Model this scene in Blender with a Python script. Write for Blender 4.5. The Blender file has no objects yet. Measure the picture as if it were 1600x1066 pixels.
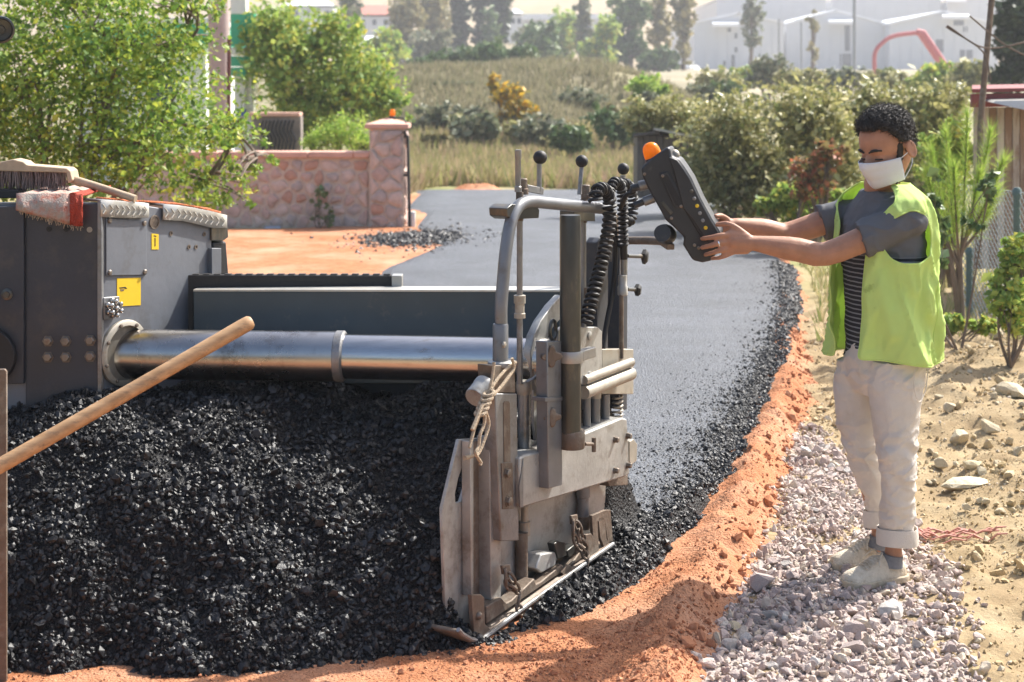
import bpy, bmesh, math, random
import numpy as np
from mathutils import Vector, Matrix, Quaternion

random.seed(7)
rng = np.random.default_rng(7)
sc = bpy.context.scene
COL = sc.collection

# ---------------------------------------------------------------- camera, sky, sun, exposure
F, H, YH = 2500.0, 1.80, 130.0          # focal length in photo pixels, eye height, horizon row
cam_d = bpy.data.cameras.new('camera')
cam = bpy.data.objects.new('camera', cam_d); COL.objects.link(cam)
cam.location = (0, 0, H); cam.rotation_euler = (math.radians(90), 0, 0)
cam_d.sensor_width = 36; cam_d.lens = 36 * F / 1600
cam_d.shift_y = -(533 - YH) / 1600
cam_d.clip_start = 0.1; cam_d.clip_end = 3000
cam_d.dof.use_dof = True; cam_d.dof.focus_distance = 5.55; cam_d.dof.aperture_fstop = 5.0
sc.camera = cam

SUN_EL = math.radians(47); SUN_AZ = math.radians(51)     # azimuth from +Y towards +X
S = Vector((math.sin(SUN_AZ) * math.cos(SUN_EL), math.cos(SUN_AZ) * math.cos(SUN_EL), math.sin(SUN_EL)))
w = bpy.data.worlds.new('World'); sc.world = w; w.use_nodes = True
wn = w.node_tree; bg = wn.nodes['Background']
sky = wn.nodes.new('ShaderNodeTexSky'); sky.sky_type = 'NISHITA'; sky.sun_disc = False
sky.sun_elevation = SUN_EL; sky.sun_rotation = SUN_AZ; sky.air_density = 1.0; sky.dust_density = 4.0
wn.links.new(sky.outputs[0], bg.inputs[0]); bg.inputs[1].default_value = 0.135
sun_d = bpy.data.lights.new('sun', 'SUN'); sun_d.energy = 5.0; sun_d.angle = math.radians(0.6); sun_d.color = (1, 0.965, 0.90)
sun = bpy.data.objects.new('sun', sun_d); COL.objects.link(sun)
sun.rotation_euler = S.to_track_quat('Z', 'Y').to_euler(); sun.location = (20, 24, 30)
sc.view_settings.view_transform = 'Standard'; sc.view_settings.look = 'None'
sc.view_settings.exposure = 0.92; sc.view_settings.gamma = 1; sc.view_settings.use_curve_mapping = False
sc.cycles.use_denoising = True; sc.cycles.max_bounces = 8; sc.cycles.diffuse_bounces = 3
sc.cycles.glossy_bounces = 3; sc.cycles.transmission_bounces = 4; sc.cycles.transparent_max_bounces = 6
sc.cycles.volume_bounces = 0; sc.cycles.caustics_reflective = False; sc.cycles.caustics_refractive = False
sc.cycles.sample_clamp_indirect = 6

# ---------------------------------------------------------------- helpers: pixels to places
def P(px, py, d):
    return np.array([(px - 800) / F * d, d, H - (py - YH) / F * d])
K_SL = 0.012
def gz(y):                               # the ground falls gently away from the machine
    y = np.asarray(y, float)
    return np.where(y > 6, -K_SL * (np.minimum(y, 36) - 6), 0.0)
def G(px, py, z=0.0):
    a = (py - YH) / F
    d = (H - z) / a
    if d > 6: d = (H - z - 6 * K_SL) / (a - K_SL)
    return np.array([(px - 800) / F * d, d])
TH = math.radians(30)
AV = np.array([math.sin(TH), math.cos(TH), 0]); LV = np.array([math.cos(TH), -math.sin(TH), 0])
O0 = np.array([-0.17, 5.17, 0.0])
def E(px, py, v=0.0):                    # point of the end gate's plane (offset v outward) behind a pixel
    b = O0 + LV * v; t = (px - 800) / F
    u = (t * b[1] - b[0]) / (AV[0] - t * AV[1])
    p = b + AV * u
    return np.array([p[0], p[1], H - (py - YH) / F * p[1]])

# ---------------------------------------------------------------- helpers: noise
def _h(ix, iy, iz, seed):
    n = (ix.astype(np.int64) * 374761393 + iy.astype(np.int64) * 668265263 + iz.astype(np.int64) * 2147483647 + seed * 974634777) & 0xffffffff
    n = ((n ^ (n >> 13)) * 1274126177) & 0xffffffff
    return ((n ^ (n >> 16)) & 0xffff) / 32767.5 - 1
def vnoise(x, y, z=None, seed=0):
    x = np.asarray(x, float); y = np.asarray(y, float); z = np.zeros_like(x) if z is None else np.asarray(z, float)
    ix, iy, iz = np.floor(x), np.floor(y), np.floor(z); fx, fy, fz = x - ix, y - iy, z - iz
    s = lambda t: t * t * t * (t * (t * 6 - 15) + 10)
    ux, uy, uz = s(fx), s(fy), s(fz); r = 0
    for dx in (0, 1):
        for dy in (0, 1):
            for dz in (0, 1):
                r = r + _h(ix + dx, iy + dy, iz + dz, seed) * (ux if dx else 1 - ux) * (uy if dy else 1 - uy) * (uz if dz else 1 - uz)
    return r
def fbm(x, y, z=None, o=4, seed=0):
    r, a, f = 0, 1.0, 1.0
    for k in range(o):
        r = r + a * vnoise(np.asarray(x) * f, np.asarray(y) * f, None if z is None else np.asarray(z) * f, seed + k * 17); a *= .5; f *= 2.03
    return r
def sstep(a, b, x):
    t = np.clip((np.asarray(x, float) - a) / (b - a), 0, 1); return t * t * (3 - 2 * t)
def sdist(poly, x, y):                   # signed distance to a polygon, positive inside
    poly = np.asarray(poly); x = np.asarray(x, float); y = np.asarray(y, float)
    best = np.full(x.shape, 1e9); ins = np.zeros(x.shape, bool)
    for i in range(len(poly)):
        ax, ay = poly[i]; bx, by = poly[(i + 1) % len(poly)]
        ex, ey = bx - ax, by - ay; t = np.clip(((x - ax) * ex + (y - ay) * ey) / (ex * ex + ey * ey + 1e-12), 0, 1)
        best = np.minimum(best, np.hypot(x - ax - t * ex, y - ay - t * ey))
        c = ((ay > y) != (by > y)); ins ^= c & (x < ex * (y - ay) / (ey if abs(ey) > 1e-12 else 1e-12) + ax)
    return np.where(ins, best, -best)

# ---------------------------------------------------------------- helpers: meshes and objects
ORG = {}
def link_obj(name, data, parent=None, loc=(0, 0, 0)):
    o = bpy.data.objects.new(name, data); COL.objects.link(o)
    if parent is not None: o.parent = parent
    else: o.location = loc
    return o
def tag(o, label=None, cat=None, group=None, kind=None):
    if label: o['label'] = label
    if cat: o['category'] = cat
    if group: o['group'] = group
    if kind: o['kind'] = kind
    return o
def thing(name, label, cat, loc, group=None):
    o = link_obj(name, None, None, tuple(float(q) for q in loc)); o.empty_display_size = .1
    ORG[o.name] = np.array(loc, float); return tag(o, label, cat, group)
def mesh_fast(name, V, FI, n, mat, attr=None, smooth=False):   # V (k,3), FI (m,n) constant polygon size
    me = bpy.data.meshes.new(name); V = np.asarray(V, np.float32); FI = np.asarray(FI, np.int32)
    me.vertices.add(len(V)); me.vertices.foreach_set('co', V.ravel())
    m = len(FI); me.loops.add(m * n); me.loops.foreach_set('vertex_index', FI.ravel())
    me.polygons.add(m); me.polygons.foreach_set('loop_start', np.arange(0, m * n, n, dtype=np.int32))
    me.polygons.foreach_set('loop_total', np.full(m, n, np.int32))
    me.polygons.foreach_set('use_smooth', np.full(m, bool(smooth)))
    if attr is not None:
        a = me.attributes.new('rnd', 'FLOAT', 'POINT'); a.data.foreach_set('value', np.asarray(attr, np.float32))
    me.update(calc_edges=True); me.validate()
    if mat: me.materials.append(mat)
    return me
def arr_obj(name, V, FI, n, mat, parent=None, attr=None, smooth=False, loc=None):
    V = np.asarray(V, float)
    if parent is not None: org = ORG[parent.name]
    elif loc is None: org = np.array([(V[:, 0].min() + V[:, 0].max()) / 2, (V[:, 1].min() + V[:, 1].max()) / 2, V[:, 2].min()])
    else: org = np.asarray(loc, float)
    o = link_obj(name, mesh_fast(name, V - org, FI, n, mat, attr, smooth), parent, tuple(org))
    ORG[o.name] = org
    return o
def rot_frame(d):
    d = np.asarray(d, float); d = d / (np.linalg.norm(d) + 1e-12)
    a = np.array([0, 0, 1.0]) if abs(d[2]) < .9 else np.array([1.0, 0, 0])
    s = np.cross(a, d); s /= np.linalg.norm(s); t = np.cross(d, s); return s, t, d
class MB:
    def __init__(self): self.v = []; self.f = []
    def add(self, V, Fs):
        b = len(self.v); self.v.extend([tuple(float(q) for q in p) for p in V]); self.f.extend([tuple(i + b for i in f) for f in Fs]); return self
    def box8(self, p):                    # p: 4 bottom, 4 top
        return self.add(p, [(3, 2, 1, 0), (4, 5, 6, 7), (0, 1, 5, 4), (1, 2, 6, 5), (2, 3, 7, 6), (3, 0, 4, 7)])
    def box(self, c, s, ax=None):
        c = np.asarray(c, float); ax = np.eye(3) if ax is None else np.asarray(ax, float); x, y, z = (ax[i] * s[i] / 2 for i in range(3))
        return self.box8([c - x - y - z, c + x - y - z, c + x + y - z, c - x + y - z, c - x - y + z, c + x - y + z, c + x + y + z, c - x + y + z])
    def bar(self, a, b, w_, h_, up=(0, 0, 1)):
        a = np.asarray(a, float); b = np.asarray(b, float); d = b - a; L = np.linalg.norm(d); d = d / L
        s = np.cross(d, up); s /= np.linalg.norm(s) + 1e-12; t = np.cross(s, d)
        return self.box((a + b) / 2, (L, w_, h_), [d, s, t])
    def cyl(self, a, b, r0, r1=None, n=18, caps=True):
        r1 = r0 if r1 is None else r1; a = np.asarray(a, float); b = np.asarray(b, float); s, t, d = rot_frame(b - a); V = []
        for p, r in ((a, r0), (b, r1)):
            for k in range(n):
                g = 2 * math.pi * k / n; V.append(p + (s * math.cos(g) + t * math.sin(g)) * r)
        Fs = [(k, (k + 1) % n, n + (k + 1) % n, n + k) for k in range(n)]
        if caps: Fs += [tuple(range(n - 1, -1, -1)), tuple(range(n, 2 * n))]
        return self.add(V, Fs)
    def tube(self, pts, r, n=10, caps=True, closed=False):
        pts = [np.asarray(p, float) for p in pts]; m = len(pts); rs = [r] * m if np.isscalar(r) else list(r); V = []
        d0 = pts[1] - pts[0]; s, t, d = rot_frame(d0)
        for i in range(m):
            a = pts[(i - 1) % m] if (i > 0 or closed) else pts[i]; b = pts[(i + 1) % m] if (i < m - 1 or closed) else pts[i]
            nd = b - a; nd = nd / (np.linalg.norm(nd) + 1e-12); s = s - nd * np.dot(s, nd); s /= np.linalg.norm(s) + 1e-12; t = np.cross(nd, s)
            for k in range(n):
                g = 2 * math.pi * k / n; V.append(pts[i] + (s * math.cos(g) + t * math.sin(g)) * rs[i])
        Fs = []
        for i in range(m if closed else m - 1):
            j = (i + 1) % m
            for k in range(n): Fs.append((i * n + k, i * n + (k + 1) % n, j * n + (k + 1) % n, j * n + k))
        if caps and not closed: Fs += [tuple(range(n - 1, -1, -1)), tuple(range((m - 1) * n, m * n))]
        return self.add(V, Fs)
    def prism(self, poly, off):
        n = len(poly); poly = [np.asarray(p, float) for p in poly]; off = np.asarray(off, float)
        V = poly + [p + off for p in poly]
        return self.add(V, [tuple(range(n)), tuple(range(2 * n - 1, n - 1, -1))] + [(i, n + i, n + (i + 1) % n, (i + 1) % n) for i in range(n)])
    def sphere(self, c, r, ax=None, n=16, m=10, z0=-1.0, z1=1.0):
        c = np.asarray(c, float); r = (r, r, r) if np.isscalar(r) else r; ax = np.eye(3) if ax is None else np.asarray(ax, float); V = []
        for i in range(m + 1):
            zz = math.sin(-math.pi / 2 + math.pi * i / m); zz = min(max(zz, z0), z1); q = math.sqrt(max(0, 1 - zz * zz))
            for k in range(n):
                g = 2 * math.pi * k / n; V.append(c + ax[0] * (r[0] * q * math.cos(g)) + ax[1] * (r[1] * q * math.sin(g)) + ax[2] * (r[2] * zz))
        return self.add(V, [(i * n + k, i * n + (k + 1) % n, (i + 1) * n + (k + 1) % n, (i + 1) * n + k) for i in range(m) for k in range(n)])
    def lathe(self, a, d, prof, n=20):     # prof: (radius, height along d)
        s, t, d = rot_frame(d); a = np.asarray(a, float); V = []
        for r, h in prof:
            for k in range(n):
                g = 2 * math.pi * k / n; V.append(a + d * h + (s * math.cos(g) + t * math.sin(g)) * max(r, 1e-4))
        m = len(prof)
        Fs = [(i * n + k, i * n + (k + 1) % n, (i + 1) * n + (k + 1) % n, (i + 1) * n + k) for i in range(m - 1) for k in range(n)]
        return self.add(V, Fs + [tuple(range(n - 1, -1, -1)), tuple(range((m - 1) * n, m * n))])
    def loft(self, rings, caps=True):
        n = len(rings[0]); V = [p for r in rings for p in r]; m = len(rings)
        Fs = [(i * n + k, i * n + (k + 1) % n, (i + 1) * n + (k + 1) % n, (i + 1) * n + k) for i in range(m - 1) for k in range(n)]
        if caps: Fs += [tuple(range(n - 1, -1, -1)), tuple(range((m - 1) * n, m * n))]
        return self.add(V, Fs)
    def grid(self, rows):
        n = len(rows[0]); m = len(rows)
        return self.add([p for r in rows for p in r], [(i * n + k, i * n + k + 1, (i + 1) * n + k + 1, (i + 1) * n + k) for i in range(m - 1) for k in range(n - 1)])
    def capsule(self, pts, rs, n=12):
        self.tube(pts, rs, n)
        for p, r in zip(pts, rs): self.sphere(p, r, n=12, m=8)
        return self
    def build(self, name, mat, parent=None, smooth=True, bevel=0, ang=38, label=None, solid=0, fix=True):
        V = np.array(self.v)
        org = ORG[parent.name] if parent is not None else np.array([(V[:, 0].min() + V[:, 0].max()) / 2, (V[:, 1].min() + V[:, 1].max()) / 2, V[:, 2].min()])
        me = bpy.data.meshes.new(name); me.from_pydata([tuple(p) for p in (V - org)], [], self.f); me.validate()
        if fix:
            bm = bmesh.new(); bm.from_mesh(me); bmesh.ops.recalc_face_normals(bm, faces=bm.faces); bm.to_mesh(me); bm.free()
        if smooth: me.shade_smooth(); me.set_sharp_from_angle(angle=math.radians(ang))
        if mat: me.materials.append(mat)
        o = link_obj(name, me, parent, tuple(org)); ORG[o.name] = org
        if solid: m = o.modifiers.new('solid', 'SOLIDIFY'); m.thickness = solid; m.offset = 0
        if bevel: m = o.modifiers.new('bevel', 'BEVEL'); m.width = bevel; m.segments = 2; m.limit_method = 'ANGLE'; m.angle_limit = math.radians(40); m.harden_normals = False
        if label: o['label'] = label
        return o
def spline(pts, k=8):                      # Catmull-Rom through the points
    pts = [np.asarray(p, float) for p in pts]; out = []; q = [2 * pts[0] - pts[1]] + pts + [2 * pts[-1] - pts[-2]]
    for i in range(1, len(q) - 2):
        for j in range(k):
            t = j / k; a, b, c, d = q[i - 1], q[i], q[i + 1], q[i + 2]
            out.append(.5 * (2 * b + (c - a) * t + (2 * a - 5 * b + 4 * c - d) * t * t + (3 * b - a - 3 * c + d) * t ** 3))
    return out + [pts[-1]]
def remesh(mb, voxel, smooth=6, fac=.5):   # union of overlapping closed pieces into one continuous surface; returns V, quads
    me = bpy.data.meshes.new('tmp'); me.from_pydata(mb.v, [], mb.f)
    bm = bmesh.new(); bm.from_mesh(me); bmesh.ops.recalc_face_normals(bm, faces=bm.faces); bm.to_mesh(me); bm.free()
    o = bpy.data.objects.new('tmp', me); COL.objects.link(o)
    m = o.modifiers.new('r', 'REMESH'); m.mode = 'VOXEL'; m.voxel_size = voxel
    if smooth: s = o.modifiers.new('s', 'SMOOTH'); s.factor = fac; s.iterations = smooth
    ev = o.evaluated_get(bpy.context.evaluated_depsgraph_get()); me2 = bpy.data.meshes.new_from_object(ev)
    n = len(me2.vertices); V = np.empty(n * 3, np.float32); me2.vertices.foreach_get('co', V); V = V.reshape(-1, 3).astype(float)
    N = np.empty(n * 3, np.float32); me2.vertices.foreach_get('normal', N); N = N.reshape(-1, 3).astype(float)
    FI = np.array([tuple(p.vertices) if len(p.vertices) == 4 else tuple(p.vertices) + (p.vertices[-1],) for p in me2.polygons], np.int32)
    bpy.data.objects.remove(o); bpy.data.meshes.remove(me); bpy.data.meshes.remove(me2)
    return V, N, FI
def quad_obj(name, V, FI, mat, parent): return arr_obj(name, V, FI, 4, mat, parent, smooth=True)

# rock templates (icosahedron, and once divided)
def ico(level):
    bm = bmesh.new(); bmesh.ops.create_icosphere(bm, subdivisions=level, radius=1)
    V = np.array([v.co[:] for v in bm.verts]); T = np.array([[v.index for v in f.verts] for f in bm.faces]); bm.free(); return V, T
ICO1, ICO2 = ico(1), ico(2)
OCT = (np.array([(1, 0, 0), (-1, 0, 0), (0, 1, 0), (0, -1, 0), (0, 0, 1), (0, 0, -1)], float), np.array([(0, 2, 4), (2, 1, 4), (1, 3, 4), (3, 0, 4), (2, 0, 5), (1, 2, 5), (3, 1, 5), (0, 3, 5)]))
def rock_template(base, seed, rough=.28, cuts=5, kk=(.45, .8)):
    V, T = base; r = np.random.default_rng(seed); V = V.copy()
    for c in range(cuts):                  # planar cuts give the broken faces of crushed stone
        n = r.normal(size=3); n /= np.linalg.norm(n); k = r.uniform(*kk); d = V @ n; V = V - np.outer(np.maximum(d - k, 0), n)
    V *= (1 + rough * .5 * r.normal(size=(len(V), 1)).clip(-1.2, 1.2) * .5)
    return V / np.abs(V).max(), T
def scatter_mesh(pos, size, templates, r, squash=(.55, 1.0)):
    N = len(pos); pick = r.integers(0, len(templates), N); Vs, Ts, At = [], [], []; base = 0
    for k, (TV, TT) in enumerate(templates):
        I = np.where(pick == k)[0]; n = len(I)
        if n == 0: continue
        q = r.normal(size=(n, 4)); q /= np.linalg.norm(q, axis=1)[:, None]; a, b, c, d = q.T
        R = np.stack([1 - 2 * (c * c + d * d), 2 * (b * c - a * d), 2 * (b * d + a * c), 2 * (b * c + a * d), 1 - 2 * (b * b + d * d), 2 * (c * d - a * b), 2 * (b * d - a * c), 2 * (c * d + a * b), 1 - 2 * (b * b + c * c)], 1).reshape(n, 3, 3)
        sq = np.stack([np.ones(n), r.uniform(*squash, n), r.uniform(*squash, n)], 1)
        X = np.einsum('nij,nvj->nvi', R, TV[None] * (sq * size[I][:, None])[:, None, :]) + pos[I][:, None, :]
        Vs.append(X.reshape(-1, 3)); Ts.append((TT[None] + (np.arange(n) * len(TV))[:, None, None]).reshape(-1, 3) + base); base += n * len(TV)
        At.append(np.repeat(r.random(n), len(TV)))
    return np.concatenate(Vs), np.concatenate(Ts), np.concatenate(At)
def scatter2(pos, size, big_t, small_t, cut, r, squash=(.55, 1.0)):   # coarse shapes for the smallest pieces
    b = size > cut; Va, Ta, Aa = scatter_mesh(pos[b], size[b], big_t, r, squash); Vb, Tb, Ab = scatter_mesh(pos[~b], size[~b], small_t, r, squash)
    return np.concatenate([Va, Vb]), np.concatenate([Ta, Tb + len(Va)]), np.concatenate([Aa, Ab])
def leaf_mesh(pos, size, r, up=.35, aspect=.62, droop=0):
    n = len(pos); nrm = r.normal(size=(n, 3)); nrm[:, 2] += up * 2; nrm /= np.linalg.norm(nrm, axis=1)[:, None]
    t = r.normal(size=(n, 3)); t[:, 2] -= droop; t -= nrm * (t * nrm).sum(1)[:, None]; t /= np.linalg.norm(t, axis=1)[:, None]; b = np.cross(nrm, t)
    s = (size * np.clip(np.exp(r.normal(-.08, .38, n)), .35, 1.9))[:, None] if np.isscalar(size) else size[:, None]
    V = np.stack([pos - t * s, pos + b * s * aspect - t * s * .15 + nrm * s * .12, pos + t * s, pos - b * s * aspect - t * s * .15 + nrm * s * .12], 1).reshape(-1, 3)
    k = np.arange(n)[:, None] * 4
    return V, np.concatenate([k + [0, 1, 2], k + [0, 2, 3]], 1).reshape(-1, 3), np.repeat(r.random(n), 4)

# ---------------------------------------------------------------- helpers: materials
def _nt(name):
    m = bpy.data.materials.new(name); m.use_nodes = True; return m, m.node_tree, m.node_tree.nodes['Principled BSDF']
def rgb(c): return (c[0], c[1], c[2], 1)
def M(name, col, rough=.6, metal=0.0, var=.18, scale=6.0, col2=None, dirt=None, dirt_amt=.5, dscale=9.0, bump=0.0, bscale=60.0, spec=.5, coat=0.0, stretch=None, rvar=.12, trans=0.0, alpha=1):
    m, nt, bs = _nt(name); N, L = nt.nodes, nt.links
    tc = N.new('ShaderNodeTexCoord'); src = tc.outputs['Object']
    if stretch:
        mp = N.new('ShaderNodeMapping'); mp.inputs['Scale'].default_value = stretch; L.new(src, mp.inputs[0]); src = mp.outputs[0]
    n1 = N.new('ShaderNodeTexNoise'); n1.inputs['Scale'].default_value = scale; n1.inputs['Detail'].default_value = 6; n1.inputs['Roughness'].default_value = .65; L.new(src, n1.inputs['Vector'])
    rp = N.new('ShaderNodeValToRGB'); e = rp.color_ramp.elements; e[0].position, e[1].position = .3, .7
    e[0].color = rgb([q * (1 - var) for q in col]); e[1].color = rgb(col2) if col2 else rgb([min(1, q * (1 + var)) for q in col]); L.new(n1.outputs[0], rp.inputs[0]); out = rp.outputs[0]
    if dirt:
        n2 = N.new('ShaderNodeTexNoise'); n2.inputs['Scale'].default_value = dscale; n2.inputs['Detail'].default_value = 8; n2.inputs['Roughness'].default_value = .7; L.new(src, n2.inputs['Vector'])
        r2 = N.new('ShaderNodeValToRGB'); f = r2.color_ramp.elements; f[0].position, f[1].position = .62 - dirt_amt * .3, .78 - dirt_amt * .15; L.new(n2.outputs[0], r2.inputs[0])
        mx = N.new('ShaderNodeMixRGB'); L.new(r2.outputs[0], mx.inputs[0]); L.new(out, mx.inputs[1]); mx.inputs[2].default_value = rgb(dirt); out = mx.outputs[0]
    L.new(out, bs.inputs['Base Color'])
    mr = N.new('ShaderNodeMapRange'); mr.inputs[3].default_value = max(.02, rough - rvar); mr.inputs[4].default_value = min(1, rough + rvar); L.new(n1.outputs[0], mr.inputs[0]); L.new(mr.outputs[0], bs.inputs['Roughness'])
    bs.inputs['Metallic'].default_value = metal; bs.inputs['Specular IOR Level'].default_value = spec; bs.inputs['Coat Weight'].default_value = coat
    if bump:
        n3 = N.new('ShaderNodeTexNoise'); n3.inputs['Scale'].default_value = bscale; n3.inputs['Detail'].default_value = 5; L.new(src, n3.inputs['Vector'])
        bp = N.new('ShaderNodeBump'); bp.inputs['Strength'].default_value = bump; bp.inputs['Distance'].default_value = .02; L.new(n3.outputs[0], bp.inputs['Height']); L.new(bp.outputs[0], bs.inputs['Normal'])
    if trans:
        tr = N.new('ShaderNodeBsdfTranslucent'); L.new(out, tr.inputs[0]); ms = N.new('ShaderNodeMixShader'); ms.inputs[0].default_value = trans
        L.new(bs.outputs[0], ms.inputs[1]); L.new(tr.outputs[0], ms.inputs[2]); L.new(ms.outputs[0], N['Material Output'].inputs[0])
    return m
def RM(name, stops, rough=.8, spec=.3, bump=0.0, bscale=80.0, trans=0.0, mix=None):   # colour per piece from the 'rnd' attribute
    m, nt, bs = _nt(name); N, L = nt.nodes, nt.links
    at = N.new('ShaderNodeAttribute'); at.attribute_name = 'rnd'; rp = N.new('ShaderNodeValToRGB'); e = rp.color_ramp.elements
    while len(e) < len(stops): e.new(.5)
    for k, (p, c) in enumerate(stops): e[k].position = p; e[k].color = rgb(c)
    L.new(at.outputs['Fac'], rp.inputs[0]); out = rp.outputs[0]
    if mix:
        tc = N.new('ShaderNodeTexCoord'); n1 = N.new('ShaderNodeTexNoise'); n1.inputs['Scale'].default_value = mix[1]; n1.inputs['Detail'].default_value = 5; L.new(tc.outputs['Object'], n1.inputs['Vector'])
        r2 = N.new('ShaderNodeValToRGB'); r2.color_ramp.elements[0].position = .42; r2.color_ramp.elements[1].position = .62; L.new(n1.outputs[0], r2.inputs[0])
        mx = N.new('ShaderNodeMixRGB'); L.new(r2.outputs[0], mx.inputs[0]); L.new(out, mx.inputs[1]); mx.inputs[2].default_value = rgb(mix[0]); out = mx.outputs[0]
    L.new(out, bs.inputs['Base Color']); bs.inputs['Roughness'].default_value = rough; bs.inputs['Specular IOR Level'].default_value = spec
    if bump:
        tc = N.new('ShaderNodeTexCoord'); n3 = N.new('ShaderNodeTexNoise'); n3.inputs['Scale'].default_value = bscale; n3.inputs['Detail'].default_value = 4; L.new(tc.outputs['Object'], n3.inputs['Vector'])
        bp = N.new('ShaderNodeBump'); bp.inputs['Strength'].default_value = bump; bp.inputs['Distance'].default_value = .01; L.new(n3.outputs[0], bp.inputs['Height']); L.new(bp.outputs[0], bs.inputs['Normal'])
    if trans:
        tr = N.new('ShaderNodeBsdfTranslucent'); L.new(out, tr.inputs[0]); ms = N.new('ShaderNodeMixShader'); ms.inputs[0].default_value = trans
        L.new(bs.outputs[0], ms.inputs[1]); L.new(tr.outputs[0], ms.inputs[2]); L.new(ms.outputs[0], N['Material Output'].inputs[0])
    return m
# ---------------------------------------------------------------- the ground
def tgrid(xs, ys, zf):
    X, Y = np.meshgrid(xs, ys); Z = zf(X, Y); nx = len(xs); i = np.arange(len(ys) - 1)[:, None] * nx + np.arange(nx - 1)[None]
    return np.stack([X, Y, Z], -1).reshape(-1, 3), np.stack([i, i + 1, i + nx + 1, i + nx], -1).reshape(-1, 4)
def axis(*segs):
    return np.unique(np.concatenate([np.arange(a, b, s) for a, b, s in segs]).round(4))
def terrain(x, y):
    x = np.asarray(x, float); y = np.asarray(y, float); z = gz(y)
    bank = sstep(40, 57, y + 2.0 * vnoise(x * .2, y * .1, seed=3)) * (2.35 + .35 * np.exp(-((x - 1.5) / 3.5) ** 2) - 1.3 * sstep(3.5, 7.5, x) * (1 - sstep(62, 95, y)))
    z = z + bank + sstep(75, 210, y) * 1.5 + np.maximum(y - 330, 0) * .25
    z = z + .35 * vnoise(x * .35, y * .35, seed=4) * sstep(38, 46, y) * (1 - sstep(70, 100, y))
    # dry spoil heaped on the right hand side
    r = sstep(1.5, 2.4, x - .07 * (y - 6)) * sstep(4, 6, y) * (1 - sstep(11, 15, y))
    z = z + r * (.05 + .05 * fbm(x * 1.3, y * 1.3, o=3, seed=5)) + .14 * np.exp(-(((x - 3.1) / .6) ** 2 + ((y - 9.4) / 1.2) ** 2))
    near = (1 - sstep(13, 20, y)) * sstep(.5, .9, x)
    z = z + near * (.020 * fbm(x * 9, y * 9, o=3, seed=6) + .022 * np.maximum(fbm(x * 4, y * 4, o=3, seed=8), 0))
    return z
# materials of the ground, laid out by place
m_ground, nt, bs = _nt('dry_ground'); N, L = nt.nodes, nt.links
tc = N.new('ShaderNodeNewGeometry'); sp = N.new('ShaderNodeSeparateXYZ'); L.new(tc.outputs['Position'], sp.inputs[0])
def noise(sc_, det=6, ro=.65):
    n = N.new('ShaderNodeTexNoise'); n.inputs['Scale'].default_value = sc_; n.inputs['Detail'].default_value = det; n.inputs['Roughness'].default_value = ro; L.new(tc.outputs['Position'], n.inputs['Vector']); return n.outputs[0]
def ramp(src, stops):
    r = N.new('ShaderNodeValToRGB'); e = r.color_ramp.elements
    while len(e) < len(stops): e.new(.5)
    for k, (p, c) in enumerate(stops): e[k].position = p; e[k].color = rgb(c)
    L.new(src, r.inputs[0]); return r.outputs[0]
def mapr(src, a, b):
    r = N.new('ShaderNodeMapRange'); r.inputs[1].default_value = a; r.inputs[2].default_value = b; L.new(src, r.inputs[0]); return r.outputs[0]
def mixc(f, a, b):
    m = N.new('ShaderNodeMixRGB'); L.new(f, m.inputs[0]); L.new(a, m.inputs[1]); L.new(b, m.inputs[2]); return m.outputs[0]
dirt = ramp(noise(3.5, 9, .7), [(.28, (.22, .155, .085)), (.5, (.33, .245, .14)), (.72, (.44, .35, .22))])
grass = ramp(noise(.55, 8, .7), [(.3, (.13, .16, .05)), (.45, (.26, .25, .11)), (.58, (.36, .29, .17)), (.72, (.20, .21, .08))])
bankc = ramp(noise(.22, 9, .75), [(.3, (.14, .15, .08)), (.45, (.26, .23, .14)), (.6, (.33, .29, .20)), (.75, (.18, .19, .10))])
far = ramp(noise(.03, 6, .6), [(.3, (.30, .22, .13)), (.55, (.38, .29, .18)), (.75, (.22, .21, .10))])
pale = ramp(noise(.15, 5, .6), [(.3, (.22, .20, .13)), (.5, (.30, .26, .18)), (.7, (.42, .37, .28))])
c = mixc(mapr(sp.outputs[1], 13, 17), dirt, grass); c = mixc(mapr(sp.outputs[1], 41, 47), c, bankc); c = mixc(mapr(sp.outputs[1], 56, 58), c, pale); c = mixc(mapr(sp.outputs[1], 260, 330), c, far)
L.new(c, bs.inputs['Base Color']); bs.inputs['Roughness'].default_value = .95; bs.inputs['Specular IOR Level'].default_value = .15
bp = N.new('ShaderNodeBump'); bp.inputs['Strength'].default_value = .6; bp.inputs['Distance'].default_value = .015; L.new(noise(70, 6, .7), bp.inputs['Height']); L.new(bp.outputs[0], bs.inputs['Normal'])
xs = axis((-260, -40, 20), (-40, -8, 2), (-8, .4, .5), (.4, 4.6, .035), (4.6, 12, .4), (12, 40, 2), (40, 320, 20))
ys = axis((-6, 4, .5), (4, 12, .035), (12, 20, .2), (20, 80, .8), (80, 200, 6), (200, 490, 20))
V, FI = tgrid(xs, ys, terrain)
ground = arr_obj('ground', V, FI, 4, m_ground, smooth=True, loc=(0, 0, 0)); tag(ground, 'dry yellowish dirt ground running back to the embankment and far hillside', kind='structure')

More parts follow.
